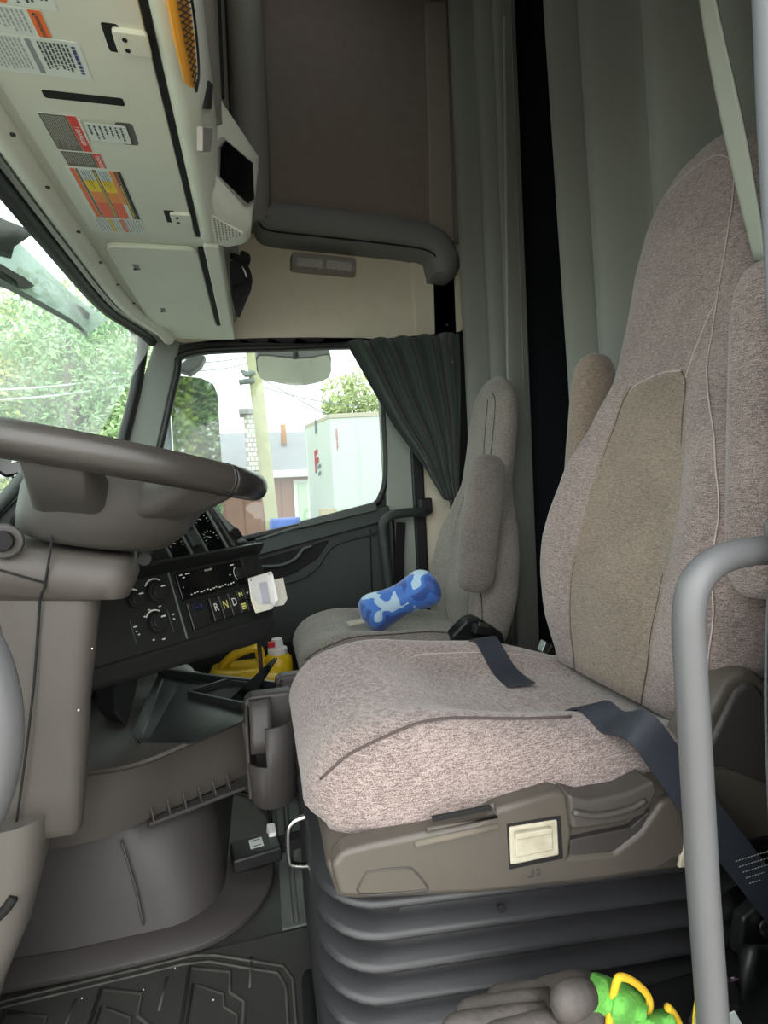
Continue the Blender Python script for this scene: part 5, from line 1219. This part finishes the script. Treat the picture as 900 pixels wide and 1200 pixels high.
# dark sleeper furniture seen through the gap
sc_ = thing('sleeper_cabinet', 'dim sleeper cabinet with two shelves behind the curtain gap', 'cabinet', (1.9, 2.0, 0.0))
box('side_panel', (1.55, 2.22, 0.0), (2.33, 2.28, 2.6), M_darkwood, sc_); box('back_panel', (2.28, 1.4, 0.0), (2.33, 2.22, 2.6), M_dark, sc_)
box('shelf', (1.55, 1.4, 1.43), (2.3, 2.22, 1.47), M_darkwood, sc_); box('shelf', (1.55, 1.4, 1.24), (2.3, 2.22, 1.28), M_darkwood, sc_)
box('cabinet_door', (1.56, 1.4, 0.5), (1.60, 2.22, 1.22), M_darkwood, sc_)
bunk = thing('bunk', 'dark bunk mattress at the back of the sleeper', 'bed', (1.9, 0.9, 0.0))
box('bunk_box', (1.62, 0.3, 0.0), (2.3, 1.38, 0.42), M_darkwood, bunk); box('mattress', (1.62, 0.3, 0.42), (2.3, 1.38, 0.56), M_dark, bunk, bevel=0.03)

# ================================================================== WINDOW CURTAIN
wc = thing('window_curtain', 'dark green curtain gathered at the rear of the passenger window', 'curtain', at(470, 480, 2.22))
top_l, top_r = (408, 402), (538, 392)
def wcf(u, v_):
    # left edge sweeps down and right to the tie point, right edge falls almost straight
    lx = curve_at([(0, 406), (.25, 432), (.5, 462), (.75, 494), (1, 520)], v_); ly = curve_at([(0, 402), (.25, 448), (.5, 500), (.75, 542), (1, 585)], v_)
    rx_ = curve_at([(0, 538), (.4, 540), (1, 538)], v_); ry_ = curve_at([(0, 392), (.5, 470), (1, 590)], v_)
    px = lerp(lx, rx_, u); py = lerp(ly, ry_, u) - (4 * abs(math.sin(u * 16)) if v_ < 0.02 else 0)
    d = 0.030 * math.sin(u * 34 + 1.2 * math.sin(u * 7) - v_ * 1.0) + 0.012 * math.sin(u * 61 + 2)
    return at(px, py, 2.17 + d * (1 - 0.35 * v_))
grid('curtain_cloth', wcf, 90, 16, M_wcurtain, wc, solid=0.003)
tube('curtain_rail', [at(402, 403, 2.24), at(470, 397, 2.24), at(545, 390, 2.24)], 0.008, M_gasket, wc, n=8)
for (px, py) in ((524, 381), (530, 424)): disc('snap_button', at(px, py, 2.12), (0, -1, 0), 0.006, M_steel, wc, n=10, depth=0.004)
struct(prism('trim_16', [at(524, 395, 2.24), at(545, 385, 2.24), at(560, 600, 2.24), at(530, 600, 2.24)], (0, 0.03, 0), M_gasket, bevel=0.004), 'dark strip behind the window curtain')

# ================================================================== OUTSIDE
gd = box('ground', (-60, -60, -1.45), (60, 80, -1.35), mat('gravel', (168, 165, 150), 0.95, rgb2=(150, 147, 134), nscale=3), bevel=0); struct(gd, 'pale gravel yard outside the truck')
# truck bonnet in front of the windscreen
hd = thing('truck_bonnet', 'pale bonnet of the truck below the windscreen', 'bonnet', (-1.9, 1.28, -1.3))
loft('bonnet_skin', [[V(-1.32 - 1.7 * k, y, (0.74 - 0.34 * k * k - 0.14 * abs(2 * (y - 1.28) / 2.0) ** 3)) for y in [0.28 + 2.0 * i / 12 for i in range(13)]] + [V(-1.32 - 1.7 * k, 2.28, -0.6), V(-1.32 - 1.7 * k, 0.28, -0.6)] for k in (0, .25, .5, .75, .92, 1.0)], mat('bonnet_white', (214, 216, 214), 0.35), hd, sharp=40)
box('bumper', (-3.2, 0.3, -1.35), (-1.4, 2.26, -0.55), mat('bumper_grey', (90, 92, 94), 0.5), hd)
# passenger mirror
G_mirror = mat('mirror_glass', (205, 212, 205), 0.03, metal=1.0)
mr = thing('side_mirror', 'tall passenger side mirror outside the window', 'mirror', at(225, 545, 2.80))
MC = V(-0.27, 2.76, 1.07); MN = V(0.84, -0.54, 0.02)
mq = [at_plane(x, y, MC, MN) for x, y in [(199, 452), (203, 443), (212, 441), (236, 443), (250, 450), (255, 462), (261, 560), (261, 640), (210, 640), (205, 560)]]
prism('mirror_glass', mq, MN * -0.006, G_mirror, mr, bevel=0.0, smooth_=False)
cm = sum(mq, V(0, 0, 0)) / len(mq)
prism('mirror_housing', [cm + (p - cm) * 1.03 + V(-0.008, 0.006, 0) for p in mq], V(-0.12, 0.06, 0), mat('housing_grey', (120, 128, 130), 0.5), mr, bevel=0.02)
prism('mirror_post', [at(183, 455, 2.72), at(200, 432, 2.72), at(214, 432, 2.72), at(203, 470, 2.72), at(206, 640, 2.72), at(186, 640, 2.72)], (-0.05, 0.05, 0), mat('housing_grey', (120, 128, 130), 0.5), mr, bevel=0.01)
prism('mirror_arm', [at(205, 432, 2.62), at(222, 416, 2.62), at(241, 416, 2.62), at(235, 428, 2.62), at(222, 438, 2.62)], (0, 0.08, 0), mat('housing_dark', (96, 102, 104), 0.5), mr, bevel=0.01)
tube('mirror_bracket', [V(-0.36, 2.36, 1.42), V(-0.38, 2.55, 1.44), at(196, 446, 2.74)], 0.022, mat('housing_dark', (96, 102, 104), 0.5), mr, n=10)
# look down mirror over the window
lm = thing('look_down_mirror', 'wide convex mirror hanging above the passenger window outside', 'mirror', at(345, 432, 2.5))
LC = at(345, 434, 2.52); LN = V(0.0, -0.55, -0.835)
lq = catmull([at_plane(x, y, LC, LN) for x, y in [(303, 418), (325, 419), (345, 421), (366, 420), (385, 417), (387, 430), (385, 443), (366, 450), (345, 452), (322, 448), (305, 443), (302, 430)]], 2, True)
lcn = sum(lq, V(0, 0, 0)) / len(lq)
prism('mirror_face', lq, LN * -0.005, G_mirror, lm, bevel=0.0, smooth_=False)
prism('mirror_back', [lcn + (p - lcn) * 1.03 + LN * -0.006 for p in lq], LN * -0.05, mat('housing_dark', (96, 102, 104), 0.5), lm, bevel=0.008)
tube('mirror_stem', [V(at(347, 416, 2.5).x, 2.34, 1.52), at(346, 408, 2.42), at(347, 420, 2.50)], 0.012, M_gasket, lm, n=8, smooth_n=1)
# exterior sun visor over the windscreen
vis = thing('sun_visor', 'pale translucent sun visor outside the top of the windscreen', 'visor', (-0.9, 1.2, 1.4))
G_vis = glass('visor_film', (0.45, 0.5, 0.48, 1), 0.05, 0.30)
def visp(x, y, z): return V(x, y, z)
vb1 = catmull([at(-80, 285, 1.25), at(0, 330, 1.36), at(50, 358, 1.55), at(88, 380, 1.78), at(101, 392, 1.93)], 5)
vt1 = catmull([V(-0.56, 0.9, 1.50), V(-0.57, 1.2, 1.50), V(-0.56, 1.6, 1.50), V(-0.54, 1.9, 1.50), V(-0.50, 2.12, 1.50)], 5)
grid('visor_blade', lambda u, w: vt1[round(u * 20)].lerp(vb1[round(u * 20)], w), 20, 4, G_vis, vis, solid=0.004)
tube('visor_edge', vb1, 0.008, mat('visor_rim', (150, 166, 160), 0.4), vis, n=6, smooth_n=1)
prism('bracket_and_reflection', [at(-30, 240, 1.25), at(8, 258, 1.30), at(44, 272, 1.38), (at(18, 290, 1.36)), at(14, 304, 1.36), at(-30, 285, 1.25)], V(-0.06, 0.02, 0.02), mat('bracket_dark', (84, 96, 96), 0.5), vis, bevel=0.004)
prism('bracket_and_reflection', [at(-30, 300, 1.30), at(0, 308, 1.34), at(30, 325, 1.44), at(42, 335, 1.5), at(20, 337, 1.42), at(-30, 318, 1.3)], V(-0.02, 0.01, -0.005), mat('reflection_grey', (128, 134, 130), 0.5), vis, bevel=0.003)  # grey piece standing in for a dark reflection, not a bracket
prism('bracket_and_reflection', [at(84, 355, 1.85), at(98, 360, 1.90), at(106, 368, 1.93), at(105, 374, 1.93), at(98, 372, 1.92)], V(-0.03, 0.02, 0.0), mat('bracket_dark', (84, 96, 96), 0.5), vis, bevel=0.003)

# utility pole
up_ = thing('utility_pole', 'weathered wooden utility pole outside the passenger window', 'pole', at(322, 625, 10.0))
pb_, pt_ = at(322, 640, 10.0), at(294, 395, 10.0)
dirp = (pt_ - pb_).normalized()
tube('pole_shaft', [pb_ - dirp * 2.0, pb_, pt_, pt_ + dirp * 1.5], 0.12, mat('pole_wood', (186, 188, 150), 0.9, rgb2=(168, 168, 132), nscale=6, bump=0.4, bscale=30), up_, n=12, smooth_n=1)
for (px, py, l) in ((293, 438, 6), (289, 447, 9)):
    tube('crossarm', [at(px - l, py + 1, 9.9), at(px + l, py - 1, 9.9)], 0.05, mat('arm_grey', (120, 130, 128), 0.7), up_, n=6, smooth_n=1)
prism('street_light', [at(281, 432, 9.7), at(291, 435, 9.7), at(293, 440, 9.7), at(286, 440, 9.7)], (0, 0.15, 0), mat('arm_grey', (120, 130, 128), 0.7), up_, bevel=0.02)
# wires
M_wire = mat('cable_grey', (150, 156, 156), 0.7)
for i, (a, b) in enumerate((((300, 440), (440, 512)), ((300, 452), (420, 476)), ((200, 425), (300, 416)), ((200, 436), (300, 424)))):
    o = tube('overhead_wire', [at(*a, 10.0), (at(*a, 10.0) + at(*b, 12.0)) / 2 + V(0, 0, -0.06), at(*b, 12.0)], 0.012, M_wire, n=5)
    tag(o, ['sagging wire running from the pole down to the trailer', 'upper wire running right from the pole', 'upper wire left of the pole', 'lower wire left of the pole'][i], 'wire', 'overhead wires by the pole')
for i, (a, b) in enumerate((((-20, 458), (160, 440)), ((-20, 470), (158, 450)))):
    o = tube('overhead_wire', [at(*a, 7.0), at((a[0] + b[0]) / 2, (a[1] + b[1]) / 2 + 3, 7.2), at(*b, 7.5)], 0.012, mat('cable_pale', (205, 212, 208), 0.7), n=5)
    tag(o, ['upper pale wire crossing the trees beyond the windscreen', 'lower pale wire crossing the trees beyond the windscreen'][i], 'wire', 'wires beyond the windscreen')

# house
hs = thing('house', 'brown house with a grey shingle roof and white brick chimney', 'building', at(300, 625, 14.0))
M_siding = mat('siding_brown', (150, 112, 98), 0.8, rgb2=(136, 100, 88), nscale=2); M_roof = mat('roof_shingle', (150, 154, 158), 0.9, rgb2=(132, 136, 142), nscale=6, detail=4)
HB = -1.35
def hx_(px, Y=14.0): return at(px, 590, Y).x
xl, xr = hx_(170), hx_(395); ze = at(300, 556, 14.0).z; zr = at(320, 505, 15.5).z
box('wall', (xl, 14.0, HB), (xr, 18.0, ze), M_siding, hs, bevel=0)
prism('roof', [V(xl - 0.3, 13.7, ze - 0.02), V(xl - 0.3, 15.8, zr), V(xl - 0.3, 18.3, ze)], V(xr - xl + 0.6, 0, 0), M_roof, hs, bevel=0, smooth_=False)
box('gutter', (xl - 0.3, 13.62, ze - 0.12), (xr + 0.3, 13.74, ze + 0.06), M_paper, hs, bevel=0.01)
cx0, cx1 = at(288, 520, 13.9).x, at(308, 520, 13.9).x
bl_ = thing('chimney', 'white brick chimney standing against the house', 'chimney', V((cx0 + cx1) / 2, 13.5, HB))
box('stack', (cx0, 13.2, at(300, 552, 13.4).z), (cx1, 13.6, at(300, 487, 13.4).z), mat('mortar_grey', (160, 160, 156), 0.9), bl_, bevel=0.01)
for r in range(12):
    z_ = lerp(at(300, 552, 13.4).z, at(300, 487, 13.4).z, (r + 0.5) / 12); nb = 4
    for c2 in range(nb):
        w_ = (cx1 - cx0) / nb; x_ = cx0 + (c2 + (0.5 if r % 2 else 0)) * w_
        if x_ + w_ * 0.9 > cx1 + 0.02: continue
        box('brick', (x_ + 0.01, 13.185, z_ - 0.045), (x_ + w_ - 0.01, 13.21, z_ + 0.045), mat('brick_white', (216, 216, 210), 0.9), bl_, bevel=0)
box('chimney_cap', (cx0 - 0.1, 13.1, at(300, 487, 13.4).z), (cx1 + 0.1, 13.7, at(300, 481, 13.4).z), mat('cap_grey', (150, 152, 150), 0.8), bl_, bevel=0.01)
vp = at(332, 508, 15.0)
tube('roof_pipe', [vp + V(0, 0, -0.3), vp + V(0, 0, 0.22), vp + V(0, 0, 0.25)], 0.08, mat('pipe_orange', (190, 140, 90), 0.7), hs, n=8, smooth_n=1)
wx0, wx1 = hx_(345, 13.98), hx_(365, 13.98)
wdw = box('house_door', (wx0, 13.92, HB), (wx1, 14.0, at(350, 562, 13.98).z), M_paper, hs, bevel=0.01)
box('door_panel', (wx0 + 0.1, 13.90, HB), (wx1 - 0.1, 13.93, at(350, 566, 13.98).z), mat('door_green', (190, 214, 190), 0.6), wdw, bevel=0.01)
for k in range(10):
    x_ = lerp(xl, xr, k / 10); box('siding_board', (x_, 13.975, HB), (x_ + (xr - xl) / 10 - 0.05, 14.0, ze - 0.1), M_siding, hs, bevel=0)
bb = thing('blue_barrel', 'blue barrel beside the foot of the pole', 'barrel', V(at(334, 608, 9.0).x, 9.0, HB))
zb_ = at(334, 607, 9.0).z
loft('barrel_body', [[V(at(334, 608, 9.0).x + r_ * math.cos(2 * math.pi * k / 20), 9.0 + r_ * math.sin(2 * math.pi * k / 20), z_) for k in range(20)] for z_, r_ in ((HB, .24), (HB + .3, .27), (zb_ - .06, .26), (zb_, .24))], mat('barrel_blue', (54, 100, 190), 0.5), bb, sharp=60)
tube('barrel_hoop', [V(at(334, 608, 9.0).x + .27 * math.cos(2 * math.pi * k / 20), 9.0 + .27 * math.sin(2 * math.pi * k / 20), zb_ - .2) for k in range(20)], 0.015, mat('barrel_blue', (54, 100, 190), 0.5), bb, smooth_n=1, closed=True, n=6)

# white semi trailer
tr = thing('semi_trailer', 'white box trailer parked outside with red numbers', 'trailer', V(2.6, 9.0, HB))
M_trail = mat('trailer_white', (216, 225, 221), 0.5, rgb2=(210, 219, 215), nscale=1.5)
c0 = at(357, 500, 9.6); c1 = at(386, 489, 8.4); c2 = at(470, 488, 8.2)
zt0 = c1.z; zbot = HB + 1.0
v2 = (c2 - c1); v2.z = 0; v2.normalize(); v1 = (c0 - c1); v1.z = 0
A = V(c1.x, c1.y, 0); Bq = V(c0.x, c0.y, 0); Cq = A + v2 * 6.0; Dq = Bq + v2 * 6.0
prism('trailer_body', [V(p.x, p.y, zbot) for p in (A, Cq, Dq, Bq)], (0, 0, zt0 - zbot), M_trail, tr, bevel=0.02)
prism('top_rail', [V(p.x, p.y, zt0 - 0.02) + V(0, -0.02, 0) for p in (A, Cq, Dq, Bq)], (0, 0, 0.07), mat('rail_cream', (196, 190, 172), 0.6), tr, bevel=0.01)
sn_ = V(v2.y, -v2.x, 0)
for k in range(1, 9):
    p = A + v2 * (0.42 * k) + sn_ * 0.004
    prism('panel_seam', [V(p.x, p.y, zbot), V(p.x, p.y, zt0 - 0.1)] + [V(p.x, p.y, zt0 - 0.1) + v2 * 0.02, V(p.x, p.y, zbot) + v2 * 0.02], sn_ * 0.006, M_trail, tr, bevel=0)
fw = (A - Bq).normalized(); fnn = V(fw.y, -fw.x, 0)
M_tred = mat('paint_red', (196, 60, 70), 0.6); M_tgrey = mat('paint_grey', (120, 140, 145), 0.6)
for i, ch in enumerate('50937'):
    p = A + v2 * 0.04 + sn_ * 0.012; text('trailer_number', ch, V(p.x + v2.x * 0.06, p.y + v2.y * .06, at(386, 506 + i * 5, 8.4).z), v2, V(0, 0, 1), 0.085, M_tred, tr)
# logo on the end face
lc0 = Bq.lerp(A, 0.42) + fnn * 0.012
def lp(a, z): return V(lc0.x, lc0.y, at(368, 535, 9.0).z + z) + fw * a
strips('logo_red', [[lp(-0.06, 0.10), lp(0.09, 0.13), lp(0.09, 0.05), lp(0.0, 0.03), lp(-0.02, -0.28), lp(-0.06, -0.28)], [lp(0.0, -0.03), lp(0.12, 0.0), lp(0.12, -0.10), lp(0.0, -0.13)]], M_tred, tr)
strips('logo_grey', [[lp(0.06, -0.16), lp(0.22, -0.13), lp(0.22, -0.19), lp(0.06, -0.22)], [lp(0.08, -0.27), lp(0.2, -0.25), lp(0.2, -0.31), lp(0.08, -0.33)], [lp(0.04, 0.62), lp(0.12, 0.64), lp(0.12, 0.40), lp(0.04, 0.38)]], M_tgrey, tr)
pc2 = A + v2 * 0.0 + sn_ * 0.01
box('junction_box', (A.x - 0.25, A.y - 0.12, at(380, 604, 8.4).z), (A.x + 0.02, A.y + 0.02, at(380, 596, 8.4).z), mat('box_beige', (196, 186, 160), 0.7), tr, bevel=0.01)
# far legs of the trailer so that it stands on the ground
for p in (A + v2 * 0.5, Bq + v2 * 0.5, A + v2 * 5.0, Bq + v2 * 5.0):
    c_ = p.lerp((A + Dq) / 2, 0.12); box('landing_leg', (c_.x - 0.08, c_.y - 0.08, HB), (c_.x + 0.08, c_.y + 0.08, zbot), M_tgrey, tr, bevel=0.01)

# trees
def leafmat(name, a, b):
    m = mat(name, a, 0.7, rgb2=b, nscale=2.5, nmix=0.6); p = m.node_tree.nodes['Principled BSDF']
    p.inputs['Transmission Weight'].default_value = 0.0; return m
def tree(label, base, trunk_top, blobs, n, leaf, m, trunk_r=0.12, group='trees beyond the glass', name='tree', mt=None):
    t = thing(name, label, 'tree', base, group)
    mt = mt or mat('bark', (120, 112, 98), 0.95, rgb2=(96, 90, 78), nscale=8, bump=0.6, bscale=30)
    bv = Vector(base); tv = Vector(trunk_top)
    tube('trunk', [bv, bv.lerp(tv, 0.5) + V(0.05, 0, 0), tv], [trunk_r * 1.2, trunk_r, trunk_r * 0.5], mt, t, n=10)
    for (c, r) in blobs[:6]:
        tube('branch', [tv.lerp(bv, 0.25), tv.lerp(Vector(c), 0.5) + V(0, 0, 0.1), Vector(c)], [trunk_r * 0.35, trunk_r * 0.22, trunk_r * 0.1], mt, t, n=6, smooth_n=3)
    v = []; f = []
    for i in range(n):
        c, r = random.choice(blobs); c = Vector(c)
        while True:
            d = V(random.uniform(-1, 1), random.uniform(-1, 1), random.uniform(-1, 1))
            if d.length < 1: break
        p = c + V(d.x * r[0], d.y * r[1], d.z * r[2])
        a = V(random.uniform(-1, 1), random.uniform(-1, 1), random.uniform(-1, 1)).normalized(); b = a.orthogonal().normalized()
        s = leaf * random.uniform(0.6, 1.3); k = len(v)
        v += [p - a * s, p - b * s * 0.5, p + a * s, p + b * s * 0.5]; f.append((k, k + 1, k + 2, k + 3))
    mk('foliage', v, f, m, t, smooth_=False, kind='stuff')
    return t
L1 = leafmat('leaf_green', (120, 158, 110), (164, 190, 138)); L2 = leafmat('leaf_yellow', (184, 196, 120), (208, 212, 146)); L3 = leafmat('leaf_pale', (170, 186, 130), (196, 206, 150)); L4 = leafmat('leaf_dark', (92, 124, 58), (160, 182, 88))
b_ = at(82, 560, 7.5); b_.z = HB
tree('green tree with a pale trunk beyond the windscreen', b_, at(80, 425, 7.5), [(at(120, 440, 7.8), (1.0, 0.8, 0.9)), (at(140, 490, 7.8), (0.7, 0.8, 0.7)), (at(80, 400, 8.2), (1.1, 0.8, 0.6)), (at(110, 520, 8.2), (0.9, 0.8, 0.5)), (at(30, 490, 8.4), (0.9, 0.6, 0.5))], 10000, 0.05, L1)
b_ = at(-10, 560, 8.5); b_.z = HB
tree('yellow green tree at the left of the windscreen', b_, at(5, 430, 8.5), [(at(5, 420, 8.5), (0.9, 0.8, 0.8)), (at(15, 480, 8.5), (1.0, 0.8, 0.6)), (at(35, 440, 8.8), (0.7, 0.6, 0.5)), (at(-30, 540, 8.5), (0.8, 0.8, 0.6)), (at(30, 570, 8.5), (0.9, 0.6, 0.5))], 7000, 0.05, L2)
b_ = at(60, 600, 11.0); b_.z = HB
tree('large pale tree far behind the windscreen trees', b_, at(60, 420, 11.0), [(at(70, 380, 11.5), (2.0, 1.0, 1.0)), (at(40, 460, 11.5), (2.2, 1.0, 0.9)), (at(140, 470, 11.5), (1.2, 1.0, 1.3)), (at(90, 540, 11.5), (2.2, 1.0, 0.8))], 8500, 0.062, L3)
b_ = at(425, 640, 20.0); b_.z = HB
tree('thin yellow green tree behind the white trailer', b_, at(420, 480, 20.0), [(at(405, 465, 20), (1.0, 1, 0.9)), (at(432, 455, 20), (1.0, 1, 0.9)), (at(440, 478, 20), (0.9, 1, 0.5)), (at(395, 478, 20), (0.6, 1, 0.4))], 1500, 0.13, L3, trunk_r=0.1)
# hedge along the yard seen in the passenger mirror
for i, (x, y) in enumerate(((7.0, 4.85), (7.1, 5.45), (7.0, 6.05))):
    tree(['dark hedge tree filling the left of the passenger mirror', 'green hedge tree in the middle of the passenger mirror', 'pale hedge tree at the right of the passenger mirror'][i], V(x, y, HB), V(x, y, 1.4), [(V(x, y, 0.4), (0.5, 0.42, 1.6)), (V(x, y, 2.2), (0.5, 0.42, 1.4)), (V(x, y, 3.6), (0.5, 0.42, 1.2))], 3500, 0.09, (L4, L1, L3)[i], group='hedge trees seen in the mirror', name='hedge_tree')
